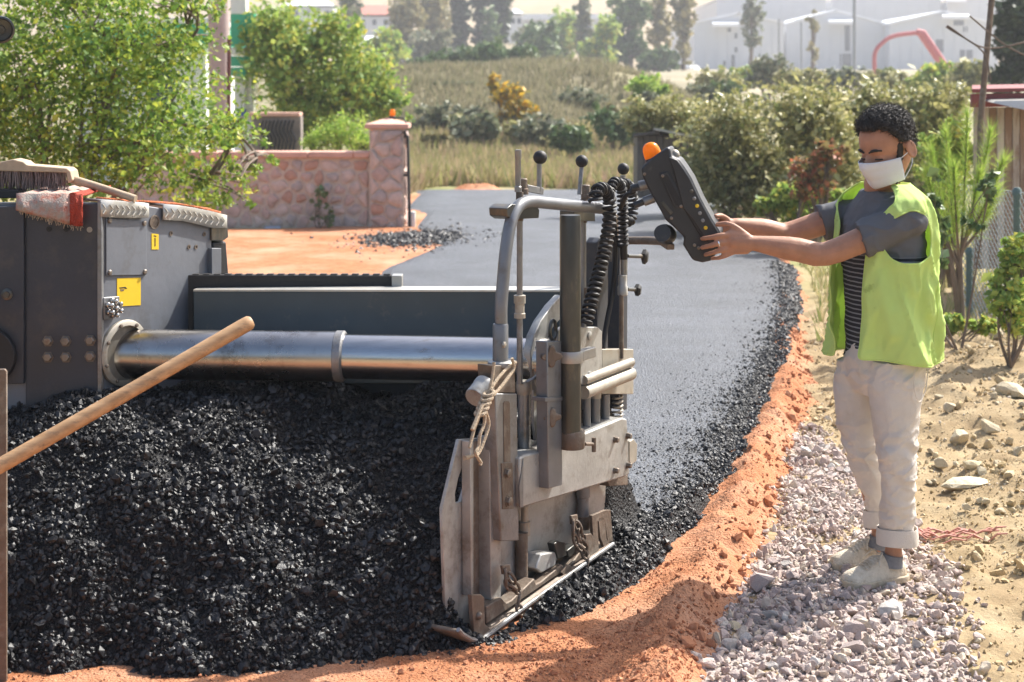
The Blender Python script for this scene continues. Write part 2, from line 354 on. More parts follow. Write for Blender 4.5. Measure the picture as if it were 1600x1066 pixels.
# orange base soil under and beside the new asphalt
right_px = [(1086, 1066), (1112, 1000), (1178, 880), (1213, 790), (1226, 720), (1256, 650), (1266, 600), (1254, 530), (1258, 475), (1249, 430), (1205, 385), (1125, 343), (1020, 301)]
RIGHT = [(.50, 3.4), (.53, 4.3)] + [tuple(G(*p)) for p in right_px]
SOIL = RIGHT + [tuple(G(780, 293)), tuple(G(690, 292)), (-2.2, 27.5), (-3.0, 21.6), (-9, 21.9), (-9, 3.4)]
def soil_z(x, y):
    sd = sdist(SOIL, x, y); s = sd + .035 * fbm(x * 6, y * 6, o=3, seed=11)
    rd = sdist(RIGHT + [(-9, 30), (-9, 3.4)], x, y)
    ridge = np.exp(-((rd - .13) / .10) ** 2) * (.055 + .02 * vnoise(x * 3, y * 3, seed=12)) * (1 - sstep(12, 16, y))
    near = 1 - sstep(9, 14, y)
    lump = (.014 * fbm(x * 17, y * 17, o=3, seed=13) + .026 * np.maximum(fbm(x * 8, y * 8, o=4, seed=14), 0)) * np.exp(-((rd - .12) / .14) ** 2) * near
    return gz(y) + np.where(s > 0, .012 + .012 * sstep(0, .1, s), -.06 + .072 * sstep(-.12, 0, s)) + (ridge + lump) * sstep(-.04, .05, s) + .006 * fbm(x * 9, y * 9, o=4, seed=15) * near
m_soil = M('orange_soil', (.40, .155, .072), .95, var=.22, scale=9, col2=(.52, .24, .125), dirt=(.56, .33, .215), dirt_amt=.55, dscale=1.1, bump=.8, bscale=90, spec=.1)
xs = axis((-9, -2.4, .4), (-2.4, .2, .06), (.2, 2.0, .024), (2, 3.2, .04), (3.2, 6, .2)); ys = axis((3.4, 4.6, .1), (4.6, 10.5, .024), (10.5, 18, .06), (18, 30, .25))
V, FI = tgrid(xs, ys, soil_z)
tag(arr_obj('soil', V, FI, 4, m_soil, smooth=True, loc=(0, 0, 0)), 'orange base soil with a crumbly ridge along the fresh asphalt', kind='structure')

# pale crushed stone bed the worker stands on
GRAV = [tuple(G(*p)) for p in [(1100, 1150), (1090, 1066), (1118, 1000), (1184, 880), (1217, 790), (1229, 720), (1250, 672), (1292, 690), (1330, 735), (1380, 790), (1430, 850), (1462, 900), (1500, 985), (1495, 1066), (1470, 1150)]]
def grav_z(x, y):
    s = sdist(GRAV, x, y) + .05 * fbm(x * 5, y * 5, o=3, seed=21)
    return gz(y) + np.where(s > 0, .006 + .018 * sstep(0, .25, s), -.08 + .086 * sstep(-.1, 0, s)) + .006 * fbm(x * 15, y * 15, o=2, seed=22)
m_gbed = M('gravel_dust', (.40, .35, .32), .95, scale=30, var=.2, bump=.6, bscale=120, spec=.15)
V, FI = tgrid(axis((.3, 2.0, .03)), axis((4.2, 9.0, .03)), grav_z)
tag(arr_obj('gravel_bed', V, FI, 4, m_gbed, smooth=True, loc=(0, 0, 0)), 'dusty pale bed under the crushed stone', kind='structure')

# the new asphalt mat
MATP = [(-3.0, 6.1), (.25, 6.0), (.52, 5.95)] + [tuple(G(*p)) for p in [(1092, 815), (1152, 720), (1208, 610), (1232, 540), (1247, 480), (1240, 428), (1198, 385), (1118, 343), (1010, 303), (960, 299), (690, 299), (640, 299), (640, 352), (690, 386), (580, 432), (430, 500)]]
HEAPB = np.array([(-4.5, 4.90), (-2.3, 4.86), (-1.565, 4.84), (-.966, 4.80), (-.51, 4.87), (-.08, 5.03), (.17, 5.27), (.35, 5.48), (.53, 5.85), (.78, 6.57), (1.1, 7.63)])
def heap_z(x, y):
    yb = np.interp(x, HEAPB[:, 0], HEAPB[:, 1]) + .05 * fbm(x * 5, y * 5, o=3, seed=31)
    v = (x - O0[0]) * LV[0] + (y - O0[1]) * LV[1]
    yc = np.interp(x, [-2, -1.2, -.8, 0], [5.68, 5.70, 5.90, 5.92]); t = np.clip((y - yb) / (yc - yb), -1, 1)
    hc = .665 + .02 * np.sin(x * 4.3 + .8) + .035 * np.exp(-((x + .80) / .28) ** 2)
    zin = hc * (1 - (1 - np.maximum(t, 0)) ** 1.95) * (1 + .07 * fbm(x * 4, y * 4, o=3, seed=32))
    zin = zin * (1 - sstep(6.1, 6.5, y)) + .03 * sstep(6.1, 6.5, y)
    zout = .085 * (1 - (1 - np.clip((y - yb) / .22, 0, 1)) ** 1.6) + .04 * np.exp(-((v - .03) / .06) ** 2) * sstep(.1, .3, y - yb)
    k = sstep(-.05, .03, v); z = zin * (1 - k) + np.minimum(zout, np.maximum(zin, zout)) * k
    u = (x - O0[0]) * AV[0] + (y - O0[1]) * AV[1]; cap_ = np.maximum(.004, .092 * u - .035)
    k = sstep(-.05, -.015, v) * (1 - sstep(.105, .15, v)) * sstep(-.06, .0, u) * (1 - sstep(1.0, 1.1, u)); z = z * (1 - k) + np.minimum(z, cap_) * k
    z = z - .05 * sstep(5.95, 6.35, y) * sstep(.16, .34, y - yb)
    return np.where(y > yb, z + .002, -.05 + .06 * sstep(-.05, 0, y - yb))
def mat_z(x, y):
    far = sstep(9, 14, y)
    s = sdist(MATP, x, y) + (.03 * fbm(x * 7, y * 7, o=3, seed=41)) * (1 - .85 * far)
    h = .07 * (1 - .5 * far)
    return gz(y) + np.where(s > 0, .012 + h * (1 - (1 - np.clip(s / .16, 0, 1)) ** 2), -.05 + .062 * sstep(-.06, 0, s)) + .004 * fbm(x * 20, y * 20, o=3, seed=42) * np.exp(-np.maximum(s, 0) / .25)
def asphalt_material(name, col, bump, scale, rough, spec=.5):
    m, nt, bs = _nt(name); bs.inputs['Specular IOR Level'].default_value = spec; N, L = nt.nodes, nt.links; tc = N.new('ShaderNodeNewGeometry')
    vo = N.new('ShaderNodeTexVoronoi'); vo.inputs['Scale'].default_value = scale; L.new(tc.outputs['Position'], vo.inputs['Vector'])
    n1 = N.new('ShaderNodeTexNoise'); n1.inputs['Scale'].default_value = 1.6; n1.inputs['Detail'].default_value = 7; L.new(tc.outputs['Position'], n1.inputs['Vector'])
    n2 = N.new('ShaderNodeTexNoise'); n2.inputs['Scale'].default_value = scale * 1.8; n2.inputs['Detail'].default_value = 5; L.new(tc.outputs['Position'], n2.inputs['Vector'])
    ad = N.new('ShaderNodeMath'); ad.operation = 'MULTIPLY_ADD'; L.new(n2.outputs[0], ad.inputs[0]); ad.inputs[1].default_value = .9; L.new(vo.outputs['Distance'], ad.inputs[2])
    rp = N.new('ShaderNodeValToRGB'); e = rp.color_ramp.elements; e[0].position, e[1].position = .3, .7; e[0].color = rgb([q * .75 for q in col]); e[1].color = rgb([q * 1.3 for q in col])
    L.new(n1.outputs[0], rp.inputs[0])
    sx_ = N.new('ShaderNodeSeparateColor'); L.new(vo.outputs['Color'], sx_.inputs[0]); m5 = N.new('ShaderNodeMapRange'); m5.inputs[3].default_value = .5; m5.inputs[4].default_value = 1.6; L.new(sx_.outputs[0], m5.inputs[0])
    mu = N.new('ShaderNodeMixRGB'); mu.blend_type = 'MULTIPLY'; mu.inputs[0].default_value = 1; L.new(rp.outputs[0], mu.inputs[1]); L.new(m5.outputs[0], mu.inputs[2]); L.new(mu.outputs[0], bs.inputs['Base Color']); mr = N.new('ShaderNodeMapRange'); mr.inputs[3].default_value = rough - .1; mr.inputs[4].default_value = rough + .12; L.new(n2.outputs[0], mr.inputs[0]); L.new(mr.outputs[0], bs.inputs['Roughness'])
    bp = N.new('ShaderNodeBump'); bp.inputs['Strength'].default_value = bump; bp.inputs['Distance'].default_value = .008; L.new(ad.outputs[0], bp.inputs['Height']); L.new(bp.outputs[0], bs.inputs['Normal']); return m
m_mat = asphalt_material('fresh_asphalt', (.060, .066, .077), 1.0, 85, .46)
m_heap = asphalt_material('loose_asphalt', (.006, .006, .007), .8, 90, .55, .25)
V, FI = tgrid(axis((-12, -1.2, .4), (-1.2, 3.4, .03), (3.4, 9, .25)), axis((5.4, 12, .03), (12, 20, .06), (20, 37, .25)), mat_z)
tag(arr_obj('road', V, FI, 4, m_mat, smooth=True, loc=(0, 0, 0)), 'freshly laid grey asphalt road curving into the distance', kind='structure')
V, FI = tgrid(axis((-3.2, .9, .022)), axis((4.7, 6.8, .022)), heap_z)
heap = arr_obj('asphalt_heap', V, FI, 4, m_heap, smooth=True, loc=(0, 0, 0)); tag(heap, 'heap of hot black asphalt mix piled before the paver', 'asphalt', kind='stuff')

# loose lumps of the mix
T1 = [rock_template(ICO1, 100 + k, .45, 4, (.4, .75)) for k in range(10)]; TO = [rock_template(OCT, 150 + k, .6, 2) for k in range(8)]
m_lump = RM('asphalt_lump', [(0, (.006, .006, .007)), (.6, (.010, .010, .011)), (1, (.022, .022, .024))], .44, .5, bump=.25, bscale=220)
r = np.random.default_rng(3)
def area_pts(n, x0, x1, y0, y1, keep):
    x = r.uniform(x0, x1, n); y = r.uniform(y0, y1, n); k = keep(x, y) > r.random(n); return x[k], y[k]
x, y = area_pts(56000, -2.7, .7, 4.75, 6.1, lambda x, y: (heap_z(x, y) > .0) * 1.0)
# steep faces need more pieces than the plan view gives them
x2, y2 = area_pts(20000, -2.0, .4, 4.75, 5.25, lambda x, y: (heap_z(x, y) > .0) * 1.0)
x = np.concatenate([x, x2]); y = np.concatenate([y, y2]); s = .0050 * np.exp(r.normal(0, .48, len(x))); s = np.clip(s, .003, .017)
pos = np.stack([x, y, heap_z(x, y) + s * .45], 1)
V, T, A = scatter2(pos, s * 1.25, T1, TO, .0088, r); tag(arr_obj('asphalt_lumps', V, T, 3, m_lump, attr=A, loc=(0, 0, 0)), 'glossy black coated stones covering the asphalt heap', 'asphalt', kind='stuff')
# crumbs rolled down at the foot of the heap and along the edge of the mat
x, y = area_pts(26000, -1.9, 2.3, 4.6, 12, lambda x, y: np.where(x < .4, np.exp(-((y - np.interp(x, HEAPB[:, 0], HEAPB[:, 1])) / .05) ** 2) * .25, 0))
def edge_pts(n, f):                        # points along the road's right edge by distance inwards
    x = r.uniform(.2, 3.0, n); y = r.uniform(5.5, 17, n); k = np.abs(x - np.interp(y, [5.5, 5.9, 6.57, 7.63, 9.4, 11.1, 13.5, 17], [.4, .52, .78, 1.1, 1.54, 1.95, 2.4, 3.0])) < .75; x, y = x[k], y[k]
    sd = sdist(MATP, x, y) + .035 * fbm(x * 5, y * 5, o=2, seed=45); k = f(sd, y) > r.random(len(x)); return x[k], y[k]
sx, sy = edge_pts(420000, lambda sd, y: np.where(sd < .075, 1.0, np.exp(-(sd - .075) / .045)) * (sd > -.03) * (sd < .30) * (1 - .55 * sstep(9, 14, y)))
x = np.concatenate([x, sx]); y = np.concatenate([y, sy]); s = np.clip(.0050 * np.exp(r.normal(0, .42, len(x))), .003, .014) * (1 + .5 * sstep(9, 15, y))
lvl = lambda x, y: np.maximum(np.maximum(mat_z(x, y), soil_z(x, y)), np.where(x < .9, heap_z(x, y), -1))
pos = np.stack([x, y, lvl(x, y) + s * .35], 1); V1, T1_, A1_ = scatter2(pos, s * 1.2, T1, TO, .0066, r)
x, y = edge_pts(620000, lambda sd, y: np.exp(-np.maximum(sd - .06, 0) / .13) * (sd > .0) * (sd < .6) * .75 * (1 - .8 * sstep(8, 11, y))); s = np.clip(.0030 * np.exp(r.normal(0, .4, len(x))), .0015, .008)
pos = np.stack([x, y, lvl(x, y) + s * .3], 1); V2, T2_, A2_ = scatter_mesh(pos, s * 1.3, TO, r)
V = np.concatenate([V1, V2]); T = np.concatenate([T1_, T2_ + len(V1)]); A = np.concatenate([A1_, A2_])
tag(arr_obj('asphalt_crumbs', V, T, 3, m_lump, attr=A, loc=(0, 0, 0)), 'loose black asphalt crumbs along the ragged edge of the road', 'asphalt', kind='stuff')
# small spill of mix in front of the gate pillar
sp_c = G(645, 376)
x = r.normal(sp_c[0], .42, 3000); y = r.normal(sp_c[1], .8, 3000); s = np.clip(.018 * np.exp(r.normal(0, .4, len(x))), .01, .05)
pos = np.stack([x, y, np.maximum(mat_z(x, y), soil_z(x, y)) + .06 * np.exp(-(((x - sp_c[0]) / .4) ** 2 + ((y - sp_c[1]) / .7) ** 2)) - .01], 1)
V, T, A = scatter_mesh(pos, s, T1, r); tag(arr_obj('spilled_asphalt', V, T, 3, m_lump, attr=A, loc=(0, 0, 0)), 'small dark spill of asphalt at the foot of the stone gate pillar', 'asphalt', kind='stuff')

# orange crumbs on the soil ridge
m_crumb = RM('soil_crumb', [(0, (.37, .155, .08)), (.5, (.46, .21, .115)), (1, (.54, .28, .165))], .95, .1, bump=.4)
x, y = area_pts(60000, .2, 2.2, 4.4, 12, lambda x, y: np.exp(-((sdist(RIGHT + [(-9, 30), (-9, 3.4)], x, y) - .06) / .09) ** 2) * .5)
s = np.clip(.0042 * np.exp(r.normal(0, .7, len(x))), .002, .028) * np.where(sdist(RIGHT + [(-9, 30), (-9, 3.4)], x, y) < .07, 1.25, .8); pos = np.stack([x, y, soil_z(x, y) + s * .25], 1)
V1, T1_, A1_ = scatter2(pos, s, T1, TO, .006, r)
x, y = area_pts(60000, -1.9, .75, 4.3, 6.2, lambda x, y: np.clip(.15 + .8 * sstep(-.1, .7, fbm(x * 2.6, y * 2.6, o=3, seed=57)), 0, 1) * (y < np.interp(x, HEAPB[:, 0], HEAPB[:, 1]) + .02) * (sdist(SOIL, x, y) > 0)); s = np.clip(.0028 * np.exp(r.normal(0, .55, len(x))), .0015, .014)
V2, T2_, A2_ = scatter_mesh(np.stack([x, y, soil_z(x, y) + s * .2], 1), s * 1.2, TO, r); V = np.concatenate([V1, V2]); T = np.concatenate([T1_, T2_ + len(V1)]); A = np.concatenate([A1_, A2_]); tag(arr_obj('soil_crumbs', V, T, 3, m_crumb, attr=A, loc=(0, 0, 0)), 'crumbly orange clods along the edge of the asphalt', 'soil', kind='stuff')

# gravel
TG1 = [rock_template(ICO1, 200 + k, .3, 4, (.4, .7)) for k in range(8)]; TG2 = [rock_template(ICO2, 300 + k, .06, 10, (.34, .62)) for k in range(12)]
m_grav = RM('crushed_stone', [(0, (.36, .275, .24)), (.35, (.48, .385, .34)), (.7, (.55, .46, .41)), (.9, (.52, .43, .32)), (1, (.62, .56, .50))], .9, .2, bump=.5, bscale=90)
x, y = area_pts(36000, .3, 2.0, 4.3, 9, lambda x, y: sstep(-.10, .03, sdist(GRAV, x, y) + .05 * fbm(x * 5, y * 5, o=3, seed=21)) * .75)
s = np.clip(.0075 * np.exp(r.normal(0, .52, len(x))), .0035, .025); pos = np.stack([x, y, np.maximum(grav_z(x, y), terrain(x, y)) + s * .35 + .004 * r.random(len(x))], 1)
big = s > .0115
Va, Ta, Aa = scatter_mesh(pos[big], s[big] * 1.3, TG2, r, (.45, .9)); Vb, Tb, Ab = scatter_mesh(pos[~big], s[~big] * 1.3, TG1, r, (.45, .9)); V = np.concatenate([Va, Vb]); T = np.concatenate([Ta, Tb + len(Va)]); A = np.concatenate([Aa, Ab]); tag(arr_obj('gravel', V, T, 3, m_grav, attr=A, loc=(0, 0, 0)), 'pale crushed stone spread beside the road', 'gravel', kind='stuff')
# dirt pebbles
m_peb = RM('dirt_pebble', [(0, (.34, .25, .13)), (.5, (.46, .35, .20)), (.85, (.55, .46, .31)), (1, (.60, .54, .45))], .95, .15, bump=.5)
x, y = area_pts(60000, .9, 5.0, 4.4, 13, lambda x, y: np.clip(.16 + .6 * sstep(-.2, .5, fbm(x * 1.7, y * 1.7, o=3, seed=51)), 0, 1) * (sdist(GRAV, x, y) < -.02) * (sdist(SOIL, x, y) < -.01) * (1 - .5 * sstep(9, 13, y)))
s = np.clip(.006 * np.exp(r.normal(0, .65, len(x))), .003, .045); pos = np.stack([x, y, terrain(x, y) + s * .25], 1)
V1, T1_, A1_ = scatter2(pos, s * 1.15, TG1, TO, .010, r, (.5, .9))
x, y = area_pts(75000, .9, 4.2, 4.4, 12, lambda x, y: np.clip(.12 + .7 * sstep(-.1, .6, fbm(x * 2.3, y * 2.3, o=3, seed=53)), 0, 1) * (sdist(GRAV, x, y) < -.01) * (sdist(SOIL, x, y) < -.01)); s = np.clip(.0042 * np.exp(r.normal(0, .5, len(x))), .002, .016)
V2, T2_, A2_ = scatter_mesh(np.stack([x, y, terrain(x, y) + s * .2], 1), s * 1.2, TO, r, (.5, .9)); V = np.concatenate([V1, V2]); T = np.concatenate([T1_, T2_ + len(V1)]); A = np.concatenate([A1_, A2_])
tag(arr_obj('pebbles', V, T, 3, m_peb, attr=A, loc=(0, 0, 0)), 'yellowish pebbles and clods strewn over the dry dirt', 'pebbles', kind='stuff')

# larger stones that can be picked out one by one
def stone_mats():
    return [M('stone_pink', (.46, .38, .35), .9, scale=14, var=.2, bump=.5, bscale=40, spec=.2), M('stone_pale', (.56, .52, .48), .9, scale=12, var=.18, bump=.5, bscale=40, spec=.2), M('stone_buff', (.58, .49, .34), .9, scale=12, var=.2, bump=.5, bscale=40, spec=.2)]
SM = stone_mats(); rock_me = {}
for mi in range(3):
    for k in range(6):
        TV, TT = TG2[(k * 2 + mi) % 12]; rock_me[(mi, k)] = mesh_fast('stone', TV * np.array([1, .8, .62]), TT, 3, SM[mi])
def stone(x, y, z, s, mi, label, group, rz=None, k=None):
    o = link_obj('stone', rock_me[(mi, random.randrange(6) if k is None else k)], None, (float(x), float(y), float(z))); o.scale = (s, s, s)
    o.rotation_euler = (random.uniform(-.3, .3), random.uniform(-.3, .3), random.uniform(0, 6.28) if rz is None else rz); return tag(o, label, 'stone', group)
n = 0
while n < 110:
    x_, y_ = random.uniform(.3, 2.0), random.uniform(4.5, 8)
    if sdist(GRAV, [x_], [y_])[0] < .02: continue
    s_ = random.uniform(.022, .034); stone(x_, y_, float(grav_z(np.array([x_]), np.array([y_]))[0]) + s_ * .45, s_, random.choice((0, 0, 1)), 'loose broken stone standing out of the pale gravel beside the road', 'stones in the gravel'); n += 1
for px, py, sp_, mi, lab in [(1330, 1030, 24, 0, 'broad pinkish stone in the gravel at the bottom edge of the picture'), (1395, 972, 32, 1, 'long flat pale stone in the gravel below the shoes'), (1140, 1020, 22, 1, 'white angular stone at the gravel edge beside the orange soil'), (1330, 1005, 26, 0, 'angular stone lying in the middle of the gravel'),
                             (1195, 925, 30, 0, 'flat slab of stone at the edge of the worker\'s shadow'), (1150, 985, 16, 2, 'small upright buff stone by the orange soil'), (1260, 720, 20, 1, 'pale stone at the far end of the gravel')]:
    g = G(px, py); s_ = sp_ * g[1] / F; stone(g[0], g[1], float(grav_z(g[:1], g[1:])[0]) + s_ * .35, s_, mi, lab, None)
for px, py, sp_, lab in [(1487, 668, 17, 'buff rock lying alone on the dirt to the right of the trousers'), (1585, 662, 32, 'large buff boulder at the right picture edge on the dirt'), (1560, 548, 22, 'boulder at the foot of the fence'), (1500, 705, 24, 'flat buff rock half sunk in the dirt'), (1545, 700, 18, 'rounded buff rock among the clods'),
                         (1470, 735, 20, 'low buff rock behind the worker\'s knee'), (1540, 850, 10, 'small buff stone beside the red netting'), (1590, 720, 16, 'buff stone at the right edge under the boulder')]:
    g = G(px, py); s_ = sp_ * g[1] / F; stone(g[0], g[1], float(terrain(g[:1], g[1:])[0]) + s_ * .35, s_, 2, lab, None)
for k in range(40):
    px, py = random.uniform(1450, 1640), random.uniform(570, 830); g = G(px, py); s_ = random.uniform(.016, .04)
    stone(g[0], g[1], float(terrain(g[:1], g[1:])[0]) + s_ * .3, s_, 2, 'buff clod of rock scattered on the dirt at the right', 'rocks on the dirt')
# ---------------------------------------------------------------- materials of the machine
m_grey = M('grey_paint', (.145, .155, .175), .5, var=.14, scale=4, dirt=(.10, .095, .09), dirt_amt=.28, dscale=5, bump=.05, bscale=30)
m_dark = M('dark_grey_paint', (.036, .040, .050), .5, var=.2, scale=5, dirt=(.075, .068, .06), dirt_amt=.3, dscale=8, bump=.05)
m_teal = M('blue_grey_paint', (.060, .082, .095), .38, var=.14, scale=4, dirt=(.16, .15, .14), dirt_amt=.12, dscale=12)
m_black = M('black_rubber', (.012, .012, .013), .6, var=.2, scale=20, bump=.1)
m_plast = M('black_plastic', (.022, .024, .028), .42, var=.15, scale=20, dirt=(.10, .09, .08), dirt_amt=.12, dscale=14, bump=.06, bscale=200)
m_zinc = M('worn_light_steel', (.40, .395, .375), .45, .45, var=.16, scale=7, dirt=(.20, .175, .145), dirt_amt=.4, dscale=10, bump=.08, bscale=50)
m_steel = M('scuffed_steel', (.25, .25, .25), .42, .55, var=.2, scale=10, dirt=(.14, .115, .09), dirt_amt=.35, dscale=12, bump=.1, bscale=70)
m_rust = M('rusty_steel', (.155, .115, .085), .62, .3, var=.25, scale=12, dirt=(.26, .23, .19), dirt_amt=.45, dscale=16, bump=.15, bscale=80)
m_dsteel = M('dark_oily_steel', (.085, .085, .08), .34, .7, var=.25, scale=10, dirt=(.20, .16, .11), dirt_amt=.25, dscale=10, stretch=(1, 1, .35))
m_pipe = M('grey_pipe', (.20, .205, .215), .38, .45, var=.15, scale=9, dirt=(.13, .10, .08), dirt_amt=.22, dscale=12)
m_chrome = M('polished_steel', (.50, .49, .48), .24, 1.0, var=.12, scale=3, stretch=(2, 12, 12), rvar=.10, dirt=(.26, .20, .15), dirt_amt=.2, dscale=3)
m_chrome2 = M('soiled_polished_steel', (.40, .385, .37), .28, 1.0, var=.2, scale=3, dirt=(.10, .07, .05), dirt_amt=.3, dscale=5, rvar=.08)
m_yell = M('yellow_sticker', (.75, .50, .02), .5, var=.05, scale=20)
m_tread = M('tread_plate_steel', (.55, .54, .50), .42, .5, var=.15, scale=9, dirt=(.38, .33, .26), dirt_amt=.4, dscale=9)
m_bolt = M('bolt_steel', (.22, .19, .16), .45, .6, var=.25, scale=60, dirt=(.15, .09, .05), dirt_amt=.4, dscale=60)
m_wood = M('tool_wood', (.46, .25, .11), .55, var=.25, scale=3.5, stretch=(2, 12, 12), col2=(.58, .36, .19), dirt=(.17, .12, .08), dirt_amt=.3, dscale=5)
m_paleW = M('weathered_wood', (.42, .32, .22), .75, var=.18, scale=20, bump=.1)
m_rope = M('rope_fibre', (.42, .33, .23), .9, var=.25, scale=60, bump=.5, bscale=200)
m_tan = M('tan_plate', (.37, .34, .285), .5, .35, var=.2, scale=9, dirt=(.3, .22, .14), dirt_amt=.3, dscale=12)

paver = thing('asphalt_paver', 'grey asphalt paver screed with polished extension tube and dusty end gate', 'paver', (-.9, 5.5, 0))
def RP(*pts): return [np.asarray(p) for p in pts]

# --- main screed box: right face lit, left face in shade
FC = P(156, 316, 5.65)                                  # the near top corner
def Fz(px, py, off=0.0):                               # a point on the box's right face
    b = FC + LV * off; t = (px - 800) / F; u = (t * b[1] - b[0]) / (AV[0] - t * AV[1]); p = b + AV * u
    return np.array([p[0], p[1], H - (py - YH) / F * p[1]])
LD = np.array([-1.0, .02, 0])                          # along the shaded left face
def Lz(px, py, off=0.0):
    b = FC + np.array([0, -off, 0]); t = (px - 800) / F; u = (t * b[1] - b[0]) / (LD[0] - t * LD[1]); p = b + LD * u
    return np.array([p[0], p[1], H - (py - YH) / F * p[1]])
zb = .60
rf = [Fz(156, 316), Fz(232, 322), Fz(300, 333), Fz(331, 352), Fz(331, 430)]
poly = rf + [np.array([rf[-1][0], rf[-1][1], zb]), np.array([FC[0], FC[1], zb])]
box_ = MB().prism(poly, LD * 1.0).build('screed_box', m_grey, paver, bevel=.004)
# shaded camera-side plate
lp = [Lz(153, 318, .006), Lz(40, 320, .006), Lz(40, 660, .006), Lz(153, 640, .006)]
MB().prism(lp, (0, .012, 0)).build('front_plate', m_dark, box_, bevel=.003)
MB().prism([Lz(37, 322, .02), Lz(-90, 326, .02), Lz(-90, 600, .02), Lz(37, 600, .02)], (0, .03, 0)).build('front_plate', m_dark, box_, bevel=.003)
MB().prism([Lz(159, 315, .012), Lz(152, 315, .012), Lz(152, 640, .012), Lz(159, 640, .012)], (0, .03, 0)).build('edge_strip', m_steel, box_, bevel=.002)
hub = Lz(8, 556, .03); MB().cyl(hub + np.array([-.06, -.02, 0]), hub + np.array([-.06, .02, 0]), .1, n=28).build('hub_cover', m_black, box_, bevel=.004)
cap = Lz(11, 460, .022); MB().lathe(cap, (0, -1, 0), [(.02, 0), (.02, .004), (.012, .006), (.011, .012)]).build('round_cap', m_dsteel, box_)
for bx, by in [(75, 533), (103, 533), (141, 532), (75, 558), (103, 558), (141, 557)]:
    c = Lz(bx, by, .008); MB().lathe(c, (0, -1, 0), [(.021, 0), (.021, .003), (.0165, .003), (.0165, .013), (.013, .016)], 6).build('bolt', m_bolt, box_)
for bx, by in [(77, 358), (104, 358), (140, 359)]:
    c = Lz(bx, by, .0085); MB().lathe(c, (0, -1, 0), [(.010, 0), (.010, .002), (.006, .002), (.006, -.004)], 14).build('bolt_hole', m_black if bx < 120 else m_tan, box_)
# right face fittings
def on_face(pts, th=.006, off=.0): return MB().prism([Fz(a, b, off + th) for a, b in pts], -LV * th)
on_face([(166, 341), (229, 346), (229, 430), (166, 431)], .006).build('hatch_plate', m_grey, box_, bevel=.002)
for a, b in [(171, 345), (225, 349), (226, 425), (171, 426)]:
    c = Fz(a, b, .006); MB().lathe(c, LV, [(.010, 0), (.010, .004), (.006, .007)], 8).build('bolt', m_bolt, box_)
c = Fz(241, 347, .001); MB().lathe(c, LV, [(.026, 0), (.026, .003), (.021, .003), (.021, -.002)], 24).build('access_hole', m_rust, box_)
on_face([(237, 365), (248, 366), (248, 390), (237, 390)], .0015).build('warning_sticker', m_yell, box_)
on_face([(183, 435), (220, 434), (220, 477), (183, 479)], .0015).build('instruction_sticker', m_yell, box_)
on_face([(240.5, 368), (244.5, 368.4), (244.5, 370), (240.5, 369.6)], .0006, .0016).build('printed_symbol', m_black, box_)
on_face([(241.7, 372), (243.2, 372), (243.2, 385), (241.7, 385)], .0006, .0016).build('printed_symbol', m_black, box_)
on_face([(186, 449.5), (196, 448.3), (199, 451.2), (196.3, 451.5), (194, 450.4), (188, 451)], .0006, .0016).build('printed_symbol', m_black, box_)
on_face([(188, 452.4), (195, 452), (193, 455), (189, 455)], .0006, .0016).build('printed_symbol', m_rust, box_)
for a, b in [(267, 365), (319, 366), (295, 386), (306, 386)]:
    c = Fz(a, b, .0005); MB().lathe(c, LV, [(.009, 0), (.009, .002), (.005, .002), (.005, .0)], 12).build('bolt_hole', m_rust, box_)
on_face([(162, 465), (187, 463), (188, 486), (182, 497), (163, 500)], .012).build('connector_block', m_steel, box_, bevel=.003)
for k in range(7):
    a, b = (174, 481) if k == 6 else (174 + 8 * math.cos(k * 1.047 + .4), 481 + 11 * math.sin(k * 1.047 + .4))
    c = Fz(a, b, .012); MB().lathe(c, LV, [(.011, 0), (.011, .012), (.008, .014), (.008, .030), (.004, .033)], 12).build('hose_nipple', m_chrome, box_)
# tread plates bent over the top edge
def tread(pts_top, name='tread_plate'):
    # pts_top: (px, y_edge, y_low) along the face; the plate wraps from the top over the edge
    rows = []
    for off, key in ((-.34, 0), (-.02, 0), (.006, 1), (.010, 2)):
        row = []
        for a, t0, t1 in pts_top:
            e = Fz(a, t0, .010)
            if key == 0: row.append(e + LV * off + np.array([0, 0, .004]))
            elif key == 1: row.append(e + np.array([0, 0, .002]))
            else: row.append(Fz(a, t1, .014))
        rows.append(row)
    o = MB().grid(rows).build(name, m_tread, box_, solid=.006, ang=30)
    for i in range(len(pts_top) - 1):
        a0, t0, s0 = pts_top[i]; a1, t1, s1 = pts_top[i + 1]; n = max(2, int((a1 - a0) / 8))
        mbr = MB()
        for k in range(n):
            a = a0 + (a1 - a0) * (k + .5) / n; t = t0 + (t1 - t0) * (k + .5) / n; s_ = s0 + (s1 - s0) * (k + .5) / n
            for q, dx in ((.3, 2.2), (.68, -2.2)):
                y_ = t + (s_ - t) * q; p0 = Fz(a - dx, y_ - 3, .018); p1 = Fz(a + dx, y_ + 3, .018); mbr.bar(p0, p1, .004, .004, LV)
        mbr.build('tread_ribs', m_tread, box_)
tread([(157, 314, 339), (180, 316, 340), (205, 318, 341), (232, 320, 340)])
tread([(255, 321, 344), (285, 324, 345), (310, 328, 351), (335, 333, 357), (354, 338, 356)])
# bracket and black buffer at the far end of the box
bkt = MB().prism([Fz(331, 356, .01), Fz(356, 355, .01), Fz(357, 371, .01), Fz(348, 377, .01), Fz(331, 376, .01)], -LV * .25).build('end_bracket', m_dsteel, box_, bevel=.003)
MB().prism([Fz(333, 378, .0), Fz(354, 377, .0), Fz(358, 430, .0), Fz(333, 430, .0)], -LV * .2).build('rubber_buffer', m_black, box_, bevel=.008)
MB().prism([Fz(331, 388, .02), Fz(346, 388, .02), Fz(346, 432, .02), Fz(331, 432, .02)], -LV * .02).build('guard_plate', m_grey, box_, bevel=.002)
